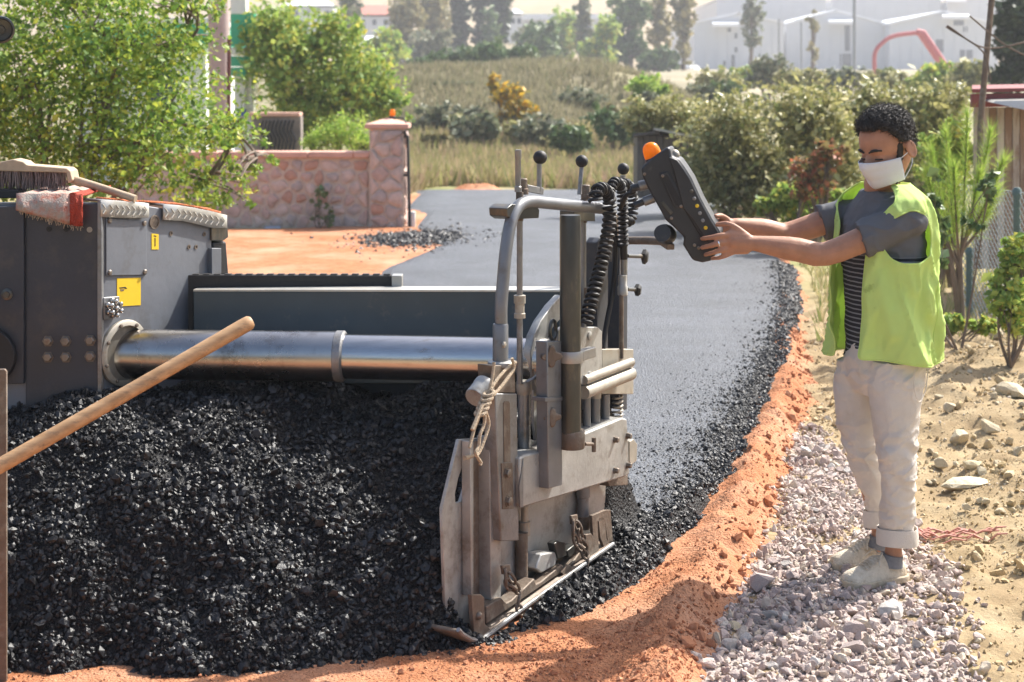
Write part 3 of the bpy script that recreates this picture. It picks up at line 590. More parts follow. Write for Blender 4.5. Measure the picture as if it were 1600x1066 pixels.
# black guide frame and blue-grey rear beam behind the tube
D1 = 5.80
def bp_(px, py, d=D1): return P(px, py, d)
MB().prism([bp_(262, 445, 6.05), bp_(275, 430, 6.05), bp_(612, 431, 6.05), bp_(612, 470, 6.05), bp_(302, 470, 6.05), bp_(302, 560, 6.05), bp_(262, 560, 6.05)], (0, .04, 0)).build('guide_frame', m_black, paver, bevel=.003)
MB().prism([bp_(612, 431, 6.03), bp_(628, 431, 6.03), bp_(628, 462, 6.03), bp_(612, 462, 6.03)], (0, .07, 0)).build('guide_end_cap', m_zinc, paver, bevel=.002)
for k in range(20):
    a = 284 + k * 16.6; MB().prism([bp_(a, 428.6, 6.055), bp_(a + 10, 428.6, 6.055), bp_(a + 10, 431, 6.055), bp_(a, 431, 6.055)], (0, .03, 0)).build('grip_rib', m_black, paver)
beam = MB().prism([bp_(302, 455, 6.0), bp_(878, 456, 5.88), bp_(878, 600, 5.88), bp_(302, 600, 6.0)], (.01, .10, 0)).build('rear_beam', m_teal, paver, bevel=.004)
MB().prism([bp_(302, 452.6, 5.995), bp_(878, 453.6, 5.875), bp_(878, 456.5, 5.875), bp_(302, 455.5, 5.995)], (.01, .11, 0)).build('beam_edge', m_tread, beam)
# lower dark structure between tube and heap
MB().prism([bp_(262, 560, 6.1), bp_(900, 560, 5.95), bp_(900, 700, 5.95), bp_(262, 700, 6.1)], (.01, .1, 0)).build('screed_body', m_dark, paver)
# --- extension tube
ta, tb, tc_ = P(168, 553, 5.80), P(538, 557, 5.72), P(838, 563, 5.64)
ax_ = tb - ta; ax_ = ax_ / np.linalg.norm(ax_)
fl = P(190, 551, 5.29); fla = Fz(193, 551, .004)
MB().lathe(fla, LV, [(.118, 0), (.118, .010), (.112, .014), (.098, .016), (.098, .0)], 40).build('tube_flange', m_tan, paver)
for k in range(8):
    g = k * math.pi / 4 + .3; s_, t_, _ = rot_frame(LV); c = fla + LV * .016 + (s_ * math.cos(g) + t_ * math.sin(g)) * .105
    MB().lathe(c, LV, [(.007, 0), (.007, .005), (.004, .006)], 8).build('bolt', m_bolt, paver)
tube_ = MB().cyl(ta - ax_ * .05, tb, .089, n=48, caps=True).build('extension_tube', m_chrome2, paver)
MB().lathe(tb - ax_ * .01, ax_, [(.089, -.02), (.0915, -.018), (.0915, .008), (.084, .014), (.079, .014)], 48).build('tube_collar', m_steel, tube_)
ax2 = (tc_ - tb) / np.linalg.norm(tc_ - tb)
MB().cyl(tb - ax2 * .03, tc_ + ax2 * .05, .079, n=48).build('extension_tube', m_chrome, paver)

# --- end gate: front plate with slot, channel, posts
def EP(pts, v1, th, name, mat, parent=None, bevel=.002): return MB().prism([E(a, b, v1) for a, b in pts], -LV * th).build(name, mat, parent or paver, bevel=bevel)
g1 = [(717, 687), (732, 686), (727, 716), (716, 748), (711, 772), (712, 786), (718, 988), (696, 953), (691, 795)]
g2 = [(732, 686), (800, 681), (835, 905), (760, 985), (718, 988), (712, 786), (720, 784), (726, 765), (733, 735), (735, 718), (727, 716)]
gate = MB(); gate.prism([E(a, b, 0) for a, b in g1], -LV * .012); gate.prism([E(a, b, 0) for a, b in g2], -LV * .012)
gate = gate.build('gate_plate', m_zinc, paver, bevel=.0015)
EP([(800, 684), (948, 700), (944, 872), (835, 905), (806, 915)], -.004, .012, 'gate_panel', m_zinc)
# U channel
EP([(737, 690), (765, 689), (766, 938), (738, 934)], .012, .010, 'channel_web', m_rust)
EP([(765, 683), (782, 682), (783, 936), (767, 940)], .055, .05, 'channel_flange', m_zinc)
EP([(735, 690), (740, 690), (740, 932), (736, 932)], .035, .034, 'channel_flange', m_zinc)
# slotted post under the handle flange
post = EP([(774, 615), (808, 615), (811, 845), (783, 846)], .085, .05, 'slotted_post', m_steel, bevel=.004)
EP([(787, 630), (789, 627), (795, 627), (797, 630), (798, 722), (788, 722)], .0875, .004, 'post_slot', m_rust, post, bevel=.001)
EP([(784, 724), (801, 723), (803, 795), (786, 796)], .0885, .005, 'bolt_strip', m_rust, post, bevel=.0015)
for a, b in [(791.5, 739), (793, 783)]:
    MB().lathe(E(a, b, .0885), LV, [(.019, 0), (.019, .003), (.015, .003), (.015, .012), (.012, .014)], 6).build('bolt', m_bolt, post)
EP([(770, 571), (804, 571), (806, 614), (774, 614)], .08, .06, 'post_head', m_rust, bevel=.003)
# bent handle pipe
hv = .055
pp = [E(a, b, hv) for a, b in [(783, 510), (783, 480), (786, 440), (790, 395), (796, 356), (803, 334), (813, 320), (828, 315), (850, 317), (890, 321), (944, 326)]]
MB().tube(spline(pp, 6), .0215, 18).build('handle_pipe', m_pipe, paver)
c0, c1 = E(782, 506, hv), E(782, 565, hv); MB().lathe(c1, (0, 0, 1), [(.026, 0), (.026, c0[2] - c1[2] - .004), (.024, c0[2] - c1[2])], 24).build('pipe_sleeve', m_pipe, paver)
MB().lathe(E(777, 538, hv) + LV * .023, LV, [(.011, 0), (.011, .006), (.008, .008)], 6).build('bolt', m_tan, paver)
MB().lathe(E(784, 571, hv), (0, 0, 1), [(.047, 0), (.047, .013), (.040, .017)], 28).build('pipe_flange', m_zinc, paver, bevel=.001)
def vcyl(px, y0, y1, v, rpx, name, mat, parent=None, prof=None, n=18):
    c = E(px, y1, v); t = E(px, y0, v); hh = t[2] - c[2]; r_ = rpx * c[1] / F
    if prof is None: prof = [(r_, 0), (r_, hh)]
    else: prof = [(a * r_, b * hh) for a, b in prof]
    return MB().lathe(c, (0, 0, 1), prof, n).build(name, mat, parent or paver)
# first spindle
s1 = vcyl(812, 340, 600, .02, 4.8, 'spindle_rod', m_steel)
vcyl(812, 461, 497, .02, 9, 'spindle_collar', m_tan, s1, [(1, 0), (1, .2), (.85, .22), (.85, .62), (1.05, .64), (1.05, .98), (.8, 1)])
vcyl(809.5, 234, 300, .02, 4.6, 'crank_pin', m_steel, s1, [(1.25, 0), (1.25, .12), (1, .14), (1, .8), (1.15, .82), (1.15, 1)])
vcyl(818, 279, 304, .02, 6, 'crank_clamp', m_rust, s1, [(1.3, 0), (1.3, .35), (1, .38), (1, .95), (.8, 1)])
vcyl(812, 300, 345, .02, 6, 'spindle_top', m_rust, s1)
a, b = E(822, 294, .02), E(847, 299, .02); MB().bar(a, b, .014, .024).build('crank_arm', m_steel, s1, bevel=.002)
vcyl(842.5, 256, 298, .02, 4, 'lever_stem', m_steel, s1); MB().sphere(E(844, 246, .02), .0245, n=24, m=16).build('ball_knob', m_black, s1)
EP([(792, 326), (800, 319), (838, 322), (843, 328), (842, 341), (800, 343), (793, 338)], .06, .07, 'pipe_bracket', m_dsteel)
vcyl(819, 595, 616, .02, 12.5, 'cylinder_cap', m_tan, None, [(.85, 0), (1, .3), (1, .9), (.9, 1)]); vcyl(819, 612, 716, .02, 10, 'lift_cylinder', m_steel)
# second spindle and third lever
s2 = vcyl(911.5, 345, 640, -.02, 4.6, 'spindle_rod', m_steel)
vcyl(913, 449, 490, -.02, 7.5, 'spindle_collar', m_rust, s2, [(.8, 0), (.8, .6), (1, .62), (1, 1)])
vcyl(915.5, 289, 313, -.02, 6.5, 'crank_clamp', m_rust, s2, [(1.2, 0), (1.2, .4), (1, .42), (1, .95), (.85, 1)]); vcyl(912, 312, 348, -.02, 5.5, 'spindle_top', m_rust, s2)
a, b = E(905, 304, -.02), E(909, 260, -.02); MB().tube([a, b], .008, 12).build('lever_stem', m_steel, s2); MB().sphere(E(909, 252, -.02), .0235, n=24, m=16).build('ball_knob', m_black, s2)
a, b = E(921, 303, -.02), E(951, 307, -.02); MB().bar(a, b, .012, .02).build('crank_arm', m_steel, s2, bevel=.002)
EP([(897, 330), (930, 332), (930, 346), (897, 345)], .0, .06, 'pipe_bracket', m_dsteel)
s3 = vcyl(973, 274, 640, -.05, 4.4, 'spindle_rod', m_steel); MB().sphere(E(974, 264, -.05), .0235, n=24, m=16).build('ball_knob', m_black, s3)
# dark thick cylinder with clamp
bc = vcyl(891, 336, 676, .15, 16.5, 'hydraulic_cylinder', m_dsteel, None, [(1.02, 0), (1.02, .2), (1, .22), (1, .5), (1.0, .985), (.95, 1)], 32)
vcyl(893, 672, 700, .15, 21, 'cylinder_foot', m_rust, bc, [(.96, 0), (1, .06), (1, .94), (.94, 1)], 32)
vcyl(891.5, 548, 566, .15, 19, 'clamp_ring', m_zinc, bc, [(.95, 0), (1, .1), (1, .9), (.95, 1)], 32)
a = E(905, 556, .17); MB().box(a + AV * .05, (.10, .03, .035), [AV, LV, [0, 0, 1]]).build('clamp_lug', m_zinc, bc, bevel=.003)
MB().cyl(E(914, 694, .17), E(926, 694, .17), .006).build('set_screw', m_rust, bc); MB().cyl(E(928, 684, .17), E(928, 706, .17), .008).build('screw_handle', m_rust, bc)
def star_knob(c, d, R, name='star_knob', mat=None, lobes=4, th=.022):
    s_, t_, d = rot_frame(d); ring = []
    for k in range(lobes * 8):
        g = 2 * math.pi * k / (lobes * 8); q = R * (.78 + .22 * math.cos(lobes * g)); ring.append(np.asarray(c) + (s_ * math.cos(g) + t_ * math.sin(g)) * q)
    return MB().prism(ring, d * th).build(name, mat or m_rust, paver, bevel=.004)
star_knob(E(860, 556, .13), LV * .6 + np.array([-.2, -1, 0]), .038)
star_knob(E(860, 651, .125), LV * .8 + AV * -.6, .034)
# mounting plate behind the cylinder, with bolts
r0 = [(872, 517), (878, 511), (934, 511), (941, 518), (941, 594), (934, 601), (880, 601), (872, 590)]
mp = EP(r0, .10, .014, 'mount_plate', m_zinc, bevel=.003)
for a, b in [(921, 525), (921, 587)]: MB().lathe(E(a, b, .10), LV, [(.016, 0), (.016, .004), (.009, .006)], 10).build('bolt', m_zinc, mp)
EP([(941, 546), (990, 546), (990, 616), (941, 616)], .06, .05, 'sensor_box', m_tan, bevel=.002)
for k, (y0, y1, rr) in enumerate([((618), 588, .024), (598, 570, .017)]):
    MB().cyl(E(912, y0 - 4, .10), E(986, y1 - 4, .10), rr, n=20).build('roller_rail', m_tan, paver)
# dark upright bars on the far side
EP([(933, 380), (938, 372), (950, 372), (950, 640), (933, 640)], .0, .05, 'upright_bar', m_dark, bevel=.003)
EP([(957, 335), (967, 335), (967, 600), (957, 600)], -.03, .04, 'upright_bar', m_rust, bevel=.002)
EP([(968, 380), (981, 380), (980, 640), (967, 640)], .0, .05, 'upright_bar', m_dark, bevel=.003)
for px, py, rr in [(1007, 401, .030), (996, 453, .024)]:
    c = E(px, py, .0); st = E(980, py - 1, .0); d = c - st
    MB().tube([st, c], .008, 12).build('knob_stem', m_dsteel, paver)
    MB().lathe(c, np.array([.9, -.2, -.05]), [(rr * .5, -.012), (rr, -.006), (rr * 1.02, .006), (rr * .7, .014)], 7).build('clamp_knob', m_black, paver)
# wing plate: box beam with bevelled top
wing = EP([(812, 716), (820, 711), (870, 700), (884, 696), (914, 677), (972, 653), (980, 655), (984, 741), (975, 746), (818, 793), (813, 790)], .10, .09, 'wing_plate', m_zinc, bevel=.006)
EP([(812, 760), (818, 716), (818, 793), (813, 793)], .103, .006, 'wing_edge', m_steel, wing, bevel=.001)
for a, b in [(960, 687), (980, 681), (960, 735), (980, 727)]: MB().lathe(E(a, b, .10), LV, [(.013, 0), (.013, .004), (.0105, .004), (.0105, .016), (.008, .018)], 6).build('bolt', m_bolt, wing)
EP([(984, 690), (990, 686), (996, 694), (995, 720), (988, 726), (984, 722)], .07, .02, 'side_bracket', m_tan, bevel=.002); EP([(950, 750), (981, 742), (981, 758), (952, 760)], .06, .04, 'lower_bracket', m_rust, bevel=.002)
sqp = EP([(855, 534), (877, 533), (879, 758), (857, 764)], .135, .045, 'square_post', m_pipe, bevel=.003)
EP([(852, 622), (880, 620), (880, 626), (852, 628)], .139, .052, 'post_band', m_pipe, sqp, bevel=.001)
c = E(864, 516, .11); ring = [c + (AV * math.cos(g) * .021 + np.array([0, 0, 1]) * math.sin(g) * .033) for g in np.linspace(0, 2 * math.pi, 21)[:-1]]
MB().tube(ring, .0065, 8, closed=True).build('eye_bolt', m_dsteel, sqp); MB().cyl(c - np.array([0, 0, .06]), c - np.array([0, 0, .03]), .010).build('eye_bolt', m_dsteel, sqp)
for px, rr, y0 in [(917, 6, 616), (930, 7.5, 612), (946, 7, 616)]: vcyl(px, y0, 690, .05, rr, 'guide_pin', m_pipe, wing)
vcyl(930, 612, 622, .05, 9.5, 'pin_head', m_tan, wing)
spring = []
cs = E(965, 618, .03); ce = E(965, 668, .03)
for k in range(97):
    t = k / 96; g = t * 2 * math.pi * 7; spring.append(cs + (ce - cs) * t + (AV * math.cos(g) + LV * math.sin(g)) * .018)
MB().tube(spring, .0045, 7).build('coil_spring', m_tan, wing)
# curved swing arm
arm = [(878, 461), (862, 478), (845, 502), (834, 525), (829, 552), (830, 578), (836, 600), (846, 618), (856, 612), (851, 590), (848, 560), (852, 535), (864, 512), (880, 494)]
EP(arm, .01, .03, 'swing_arm', m_zinc, bevel=.003)
MB().tube(spline([E(822, 597, .05), E(836, 590, .07), E(850, 572, .07), E(853, 560, .06)], 6), .006, 8).build('bent_rod', m_steel, paver)
EP([(834, 610), (868, 604), (868, 700), (840, 708), (834, 660)], -.01, .012, 'inner_plate', m_zinc); EP([(846, 655), (858, 640), (862, 700), (850, 702)], .02, .01, 'inner_bracket', m_tan)
# lower carriers: spindle feet, rail, ski, chains
f1 = vcyl(820, 790, 836, .02, 8.5, 'carrier_foot', m_tan, None, [(1.05, 0), (1.05, .45), (.7, .47), (.7, 1)]); vcyl(815, 832, 906, .02, 10, 'carrier_foot', m_rust)
vcyl(911, 752, 808, .02, 11, 'carrier_foot', m_pipe, None, [(.85, 0), (.85, .55), (1.05, .57), (1.05, 1)]); vcyl(911, 806, 826, .02, 11, 'carrier_foot', m_rust)
def RB(pts, v1, th, name, mat, **k): return EP(pts, v1, th, name, mat, **k)
rail = RB([(760, 976), (760, 948), (783, 934), (792, 942), (800, 938), (835, 904), (838, 913), (846, 909), (878, 882), (882, 890), (892, 884), (921, 841), (925, 850), (925, 862)], .075, .05, 'guide_rail', m_rust, bevel=.004)
RB([(837, 889), (846, 866), (866, 862), (872, 868), (868, 884), (846, 896)], .06, .06, 'roller_block', m_zinc, bevel=.005)
RB([(866, 850), (872, 845), (883, 847), (886, 868), (872, 874)], .065, .03, 'roller_cheek', m_dsteel, bevel=.003)
RB([(886, 861), (898, 851), (900, 864), (889, 872)], .06, .05, 'roller_block', m_dsteel, bevel=.003)
mb_ = MB(); n = 14; top = []
pl = [(716, 986), (722, 993), (735, 1001), (750, 1004), (800, 966), (850, 929), (900, 893), (958, 852)]
prof = [E(a, b, .10) for a, b in pl]
lifts = [.05, .022, .005, 0, 0, 0, 0, 0]
rows = [[p - LV * .13 + np.array([0, 0, .0]) for p in prof], [p for p in prof]]
ski = MB().grid(rows).build('ski_shoe', m_rust, paver, solid=.012)
MB().tube([p + np.array([0, 0, .004]) for p in prof], .008, 8).build('ski_edge', m_steel, ski)
RB([(737, 930), (752, 929), (757, 934), (758, 975), (769, 986), (767, 1000), (750, 1003), (741, 990)], .085, .016, 'ski_bracket', m_rust, bevel=.002)
MB().lathe(E(747, 962, .085), LV, [(.013, 0), (.013, .006), (.007, .014)], 12).build('pivot_pin', m_bolt, ski)
for pts in ([(925, 806), (946, 797), (954, 797), (958, 846), (950, 848), (945, 812), (934, 815), (936, 862), (928, 864)], [(915, 836), (924, 834), (930, 842), (929, 872), (922, 874), (916, 850)], [(935, 810), (945, 806), (948, 842), (953, 852), (945, 858), (938, 840)], [(878, 895), (886, 882), (893, 884), (893, 896), (884, 904)]):
    RB(pts, .085, .012, 'ski_bracket', m_rust, bevel=.0015)
def chain(pxs, v, nm='chain'):
    pts = [E(a, b, v) for a, b in pxs]; pts = spline(pts, 8); L_ = [0]
    for a, b in zip(pts[:-1], pts[1:]): L_.append(L_[-1] + np.linalg.norm(b - a))
    n_ = max(3, int(L_[-1] / .042)); mb = MB()
    for k in range(n_):
        q = L_[-1] * (k + .5) / n_; i = min(np.searchsorted(L_, q), len(pts) - 1); d = pts[i] - pts[i - 1]; s_, t_, d = rot_frame(d)
        if k % 2: s_, t_ = t_, s_
        ring = [pts[i] + d * .028 * math.cos(g) * (1) + s_ * .013 * math.sin(g) for g in np.linspace(0, 2 * math.pi, 13)[:-1]]
        mb = MB().tube(ring, .0055, 6, closed=True); mb.build('chain_link', m_rust, paver)
chain([(795, 895), (803, 912), (812, 930), (808, 945), (815, 958)], .10); chain([(790, 894), (792, 910), (803, 922)], .10)
chain([(896, 812), (897, 838), (910, 862), (918, 872), (916, 890)], .10); chain([(900, 812), (908, 840), (914, 855)], .10)
RB([(785, 884), (797, 882), (799, 896), (787, 898)], .09, .01, 'chain_lug', m_rust); RB([(893, 806), (903, 804), (904, 818), (894, 820)], .09, .01, 'chain_lug', m_rust)
# tilted sensor can and rope
a, b = E(741, 622, .05), E(767, 590, .05); MB().lathe(a, b - a, [(.032, 0), (.034, .004), (.034, .055), (.036, .058), (.036, .075), (.026, .085)], 24).build('sensor_can', m_zinc, paver)
rope = MB()
def rp(pts, v=.115, r_=.0055):
    rope.tube(spline([E(a, b, v) for a, b in pts], 7), r_, 7)
rp([(800, 560), (803, 575), (794, 590), (778, 610), (766, 622), (757, 632)]); rp([(806, 566), (790, 578), (772, 600), (763, 620), (755, 634)], .105); rp([(772, 566), (770, 585), (766, 605), (760, 628)], .11)
rp([(756, 630), (749, 650), (742, 668), (737, 686), (733, 700)]); rp([(757, 634), (757, 660), (750, 680), (748, 697), (743, 708), (751, 722), (750, 727)]); rp([(755, 632), (762, 652), (763, 668), (752, 700), (745, 712)], .10); rp([(754, 632), (745, 655), (738, 672)], .12, .007)
for t in range(5):
    a_ = 751 + t * 3.2; b_ = 645 - t * 7.5; c = E(a_, b_, .115); ring = [c + (LV * math.cos(g) + AV * math.sin(g)) * .016 + np.array([0, 0, .006 * math.sin(g)]) for g in np.linspace(0, 2 * math.pi, 15)[:-1]]
    rope.tube(ring, .0065, 7, closed=True)
rope.tube([E(726, 716, .03), E(738, 712, .03)], .008, 8)
o = rope.build('rope', m_rope); tag(o, 'frayed tan rope knotted round the handle post of the screed', 'rope')

# --- coiled control cables
def coil(path, R, r_, turns, mb):
    pts = spline(path, 10); L_ = [0]
    for a, b in zip(pts[:-1], pts[1:]): L_.append(L_[-1] + np.linalg.norm(b - a))
    L_ = np.array(L_); PT = np.array(pts); out = []; n = int(turns * 12); s_, t_, d = rot_frame(pts[1] - pts[0])
    for k in range(n + 1):
        q = L_[-1] * k / n; c = np.array([np.interp(q, L_, PT[:, i]) for i in range(3)]); e_ = min(q + .004, L_[-1]); f_ = max(q - .004, 0)
        d = np.array([np.interp(e_, L_, PT[:, i]) - np.interp(f_, L_, PT[:, i]) for i in range(3)]); d /= np.linalg.norm(d) + 1e-9
        s_ = s_ - d * np.dot(s_, d); s_ /= np.linalg.norm(s_); t_ = np.cross(d, s_); g = 2 * math.pi * turns * k / n
        out.append(c + (s_ * math.cos(g) + t_ * math.sin(g)) * R)
    mb.tube(out, r_, 6)
cc = MB(); coil([E(a, b, .10) for a, b in [(914, 508), (924, 470), (936, 425), (946, 385), (952, 345), (952, 312), (943, 296), (932, 300), (930, 315)]], .021, .0068, 30, cc); cc.build('coiled_cable', m_black, paver)
cc = MB(); coil([E(a, b, .06) for a, b in [(952, 300), (960, 285), (970, 292), (973, 320), (973, 360), (974, 385)]], .0165, .006, 20, cc); cc.tube([E(974, 383, .06), E(975, 405, .06)], .014, 12); cc.build('coiled_cable', m_black, paver)
cc = MB(); coil([E(a, b, .02) for a, b in [(968, 290), (980, 288), (988, 305), (989, 330), (984, 346), (976, 344)]], .0165, .006, 15, cc); cc.build('coiled_cable', m_black, paver)
cc = MB(); cc.tube(spline([E(a, b, .03) for a, b in [(958, 330), (962, 390), (958, 450), (947, 510), (940, 560)]], 6), .010, 10); cc.build('control_cable', m_black, paver)
hs = vcyl(975, 402, 432, .06, 5, 'hose_ferrule', m_steel); vcyl(973, 430, 462, .06, 8, 'hose_coupling', m_zinc, hs, [(.8, 0), (1, .05), (1, .45), (.85, .5), (.85, 1)])
vcyl(971, 460, 560, .06, 3.5, 'hose_tail', m_rust, hs)
# --- console bracket arm
ca, cb = E(980, 376, .0), P(1036, 377, 5.86)
MB().tube([ca, P(1010, 376, ca[1] * .5 + 2.93), cb], .0155, 14).build('console_arm', m_rust, paver)

# work lamp on a stalk of the machine (canopy post stands outside the picture)
lc = P(18, 47, 5.0); MB().lathe(lc + np.array([-.02, -.045, 0]), np.array([.35, -1, -.1]), [(.02, -.06), (.036, -.045), (.042, -.01), (.042, .02), (.036, .022), (.032, .014), (.014, .012), (.012, .02)], 28).build('work_lamp', m_dsteel, paver)
MB().tube([P(4, 46, 5.0), P(-40, 52, 5.05), P(-60, 60, 5.1), P(-70, 380, 5.12)], .012, 10).build('lamp_stalk', m_dsteel, paver)
# rusty end plate at the picture's left border
MB().prism([P(-40, 578, 4.75), P(7, 577, 4.75), P(10, 581, 4.75), P(10, 1078, 4.75), P(-40, 1078, 4.75)], (0, .012, 0)).build('edge_plate', m_rust, paver, bevel=.002)
MB().bar(P(-30, 600, 4.76), P(-60, 470, 5.66), .03, .05).build('plate_arm', m_rust, paver, bevel=.002)

# ---------------------------------------------------------------- control console held by the worker
zc = lambda x, y: (680 + .3 * x, 200 + .3 * y)
con = thing('control_console', 'dark grey paver control console with an orange beacon held by the worker', 'control console', P(1060, 330, 5.75))
DC = 5.70
def cpoly(pts, d): return [P(*zc(a, b), d) for a, b in pts]
out = [(1070, 212), (1115, 165), (1210, 97), (1226, 112), (1230, 150), (1268, 160), (1300, 205), (1335, 260), (1385, 370), (1440, 470), (1488, 545), (1472, 640), (1440, 692), (1390, 702), (1340, 690), (1290, 610), (1296, 570), (1245, 520), (1200, 480), (1150, 390), (1110, 320), (1080, 255)]
hb = MB().prism(cpoly(out, DC), (0.03, .15, 0)).build('housing', m_plast, con, bevel=.010)
MB().prism(cpoly([(1215, 150), (1262, 166), (1296, 212), (1328, 262), (1380, 372), (1436, 476), (1478, 545), (1462, 628), (1440, 660), (1420, 600), (1340, 480), (1290, 420), (1240, 220)], DC - .008), (0, .02, 0)).build('front_panel', m_plast, con, bevel=.005)
fr = MB().prism(cpoly([(1166, 238), (1212, 226), (1308, 392), (1300, 420), (1246, 418)], DC - .006), (0, .02, 0)).build('display_frame', m_plast, con, bevel=.003)
MB().prism(cpoly([(1180, 252), (1208, 246), (1288, 388), (1284, 404), (1254, 404)], DC - .008), (0, .015, 0)).build('display_window', m_black, fr, bevel=.001)
MB().prism(cpoly([(1300, 430), (1325, 420), (1410, 560), (1395, 590)], DC - .006), (0, .02, 0)).build('key_strip', m_black, con, bevel=.004)
MB().prism(cpoly([(1170, 390), (1190, 380), (1240, 440), (1225, 455)], DC - .004), (0, .02, 0)).build('name_plate', m_dsteel, con, bevel=.002)
for k in range(6):
    t_ = k / 5; MB().lathe(P(*zc(1352 + 74 * t_ - 18, 330 + 190 * t_), DC - .009), (0, -1, 0), [(.007, 0), (.007, .004), (.005, .006)], 10).build('key', [m_dsteel, m_steel, m_yell][k % 3 if k != 3 else 1], con)
for a, b in [(1185, 250), (1280, 408), (1090, 240), (1350, 610), (1372, 625), (1230, 470)]:
    MB().lathe(P(*zc(a, b), DC - .006), (0, -1, 0), [(.006, 0), (.006, .004), (.003, .005)], 8).build('screw', m_bolt, con)
ba = P(*zc(1140, 158), DC + .06); bt = P(*zc(1108, 70), DC + .06); bd = bt - ba; bd = bd / np.linalg.norm(bd)
m_amb = M('amber_plastic', (.98, .38, .01), .25, var=.05, scale=20, trans=.55, spec=.6)
MB().lathe(ba, bd, [(.034, -.02), (.034, .004), (.031, .006)], 24).build('beacon_base', m_plast, con)
MB().lathe(ba, bd, [(.032, .004), (.032, .02), (.0305, .034), (.027, .046), (.019, .055), (.010, .059), (.001, .060)], 28).build('beacon_dome', m_amb, con)
MB().sphere(P(*zc(1245, 140), DC + .09), (.02, .02, .02)).build('grip_button', m_tan, con)
for (x0, y0), (x1, y1), rr in [((1140, 285), (1060, 305), .019), ((1060, 305), (1020, 318), .014), ((1140, 365), (1085, 385), .017), ((1085, 385), (1035, 405), .012)]:
    MB().tube([P(*zc(x0, y0), DC + .05), P(*zc(x1, y1), DC + .05)], rr, 16).build('cable_plug', m_steel if rr > .015 else m_plast, con, bevel=.002)
MB().tube(spline([P(*zc(1020, 318), DC + .05), P(990, 300, DC + .06), P(978, 306, DC + .1), P(970, 325, DC + .15)], 6), .009, 8).build('plug_cable', m_black, con)
dk = P(1050, 371, DC - .02); MB().lathe(dk + np.array([-.01, .10, 0]), np.array([-.25, -1, .15]), [(.034, -.02), (.036, 0), (.036, .045), (.030, .055), (.026, .085), (.03, .09), (.03, .1)], 22).build('swivel_clamp', m_plast, con)
MB().bar(P(1033, 376, 5.84), P(1048, 386, DC + .03), .03, .022).build('clamp_arm', m_rust, con, bevel=.004)

# ---------------------------------------------------------------- things lying on the machine
rug_m = M('red_rug', (.42, .10, .06), .95, var=.3, scale=30, col2=(.62, .55, .46), bump=.6, bscale=160)
m_rugw = M('worn_rug', (.42, .38, .33), .95, var=.3, scale=25, dirt=(.42, .10, .05), dirt_amt=.62, dscale=26, bump=.4, bscale=180)
m_rugr = M('rug_red_band', (.45, .06, .03), .95, var=.25, scale=40, bump=.8, bscale=180)
rg = thing('rug', 'worn red and cream rug draped over the top of the screed box', 'rug', FC + np.array([-.2, 0, .01]))
def rugstrip(x0, x1, mat, nm, lo):
    rows = []
    for k in range(12):
        row = []
        for i in range(9):
            a = x0 + (x1 - x0) * i / 8; w_ = .006 * math.sin(a * .21) + .004 * math.sin(a * .5 + k)
            if k < 6: q = Lz(a, 312, .01) + np.array([0, .40 * (5 - k) / 5, .018 + .004 * math.sin(a * .3 + k)])
            else: t = (k - 5) / 6; q = Lz(a, 310 + (lo(a) - 310) * t, .028 + .012 * math.sin(t * 2.5) + w_)
            row.append(q)
        rows.append(row)
    return MB().grid(rows).build(nm, mat, rg, solid=.008)
rugstrip(26, 109, m_rugw, 'cream_field', lambda a: 328 + (a - 26) * .28); rugstrip(109, 129, m_rugr, 'red_band', lambda a: 353)
fr_ = MB()
for k in range(46):
    a = 30 + 99 * k / 45; lo = 328 + (a - 26) * .28 if a < 109 else 353; p = Lz(a, lo - 1, .036); fr_.tube([p, p + np.array([random.uniform(-.008, .008), 0, random.uniform(-.022, -.008)])], .0012, 4)
fr_.build('fringe', m_rope, rg)
rows = []
for k in range(5):
    rows.append([Fz(a, b - 1, -.03 - .08 * k) + np.array([0, 0, .003 + .003 * math.sin(a * .4 + k * 2)]) for a, b in [(150, 312), (175, 314), (200, 316), (225, 318), (250, 319), (275, 321), (300, 325), (325, 329), (345, 335)]])
MB().grid(rows).build('orange_border', M('rug_orange', (.50, .14, .05), .95, var=.3, scale=30, bump=.8, bscale=160), rg, solid=.006)
br = thing('broom', 'wooden push broom with stiff bristles lying on top of the screed box', 'broom', P(60, 305, 5.8))
DB = 5.80
MB().prism([P(-60, 262, DB), P(-5, 254, DB), P(20, 249, DB), P(36, 253, DB), P(42, 258, DB), P(104, 263, DB), P(110, 268, DB), P(113, 282, DB), P(106, 287, DB), P(103, 270, DB), P(-60, 266, DB)], (0, .10, 0)).build('broom_head', m_paleW, br, bevel=.004)
bl = MB(); rb = random.Random(4)
for k in range(900):
    a = rb.uniform(-60, 103); d = DB + rb.uniform(.005, .095); p = P(a, 265 + rb.uniform(0, 3), d); q = P(a + rb.uniform(-5, 5), 290 + rb.uniform(-3, 9), d + rb.uniform(-.01, .01)); bl.tube([p, (p + q) / 2 + np.array([rb.uniform(-.004, .004), 0, 0]), q], [.0016, .0014, .0010], 4, caps=False)
bl.build('bristles', M('broom_bristle', (.42, .34, .30), .8, var=.2, scale=12, col2=(.17, .09, .09)), br, fix=False)
MB().tube([P(108, 279, DB + .05), P(150, 291, DB + .02), P(212, 311, DB - .02)], [.016, .014, .0135], 14).build('broom_handle', m_paleW, br)
MB().box(P(-8, 302, 5.82), (.2, .10, .03)).build('broom_rest', m_black, paver, bevel=.004)
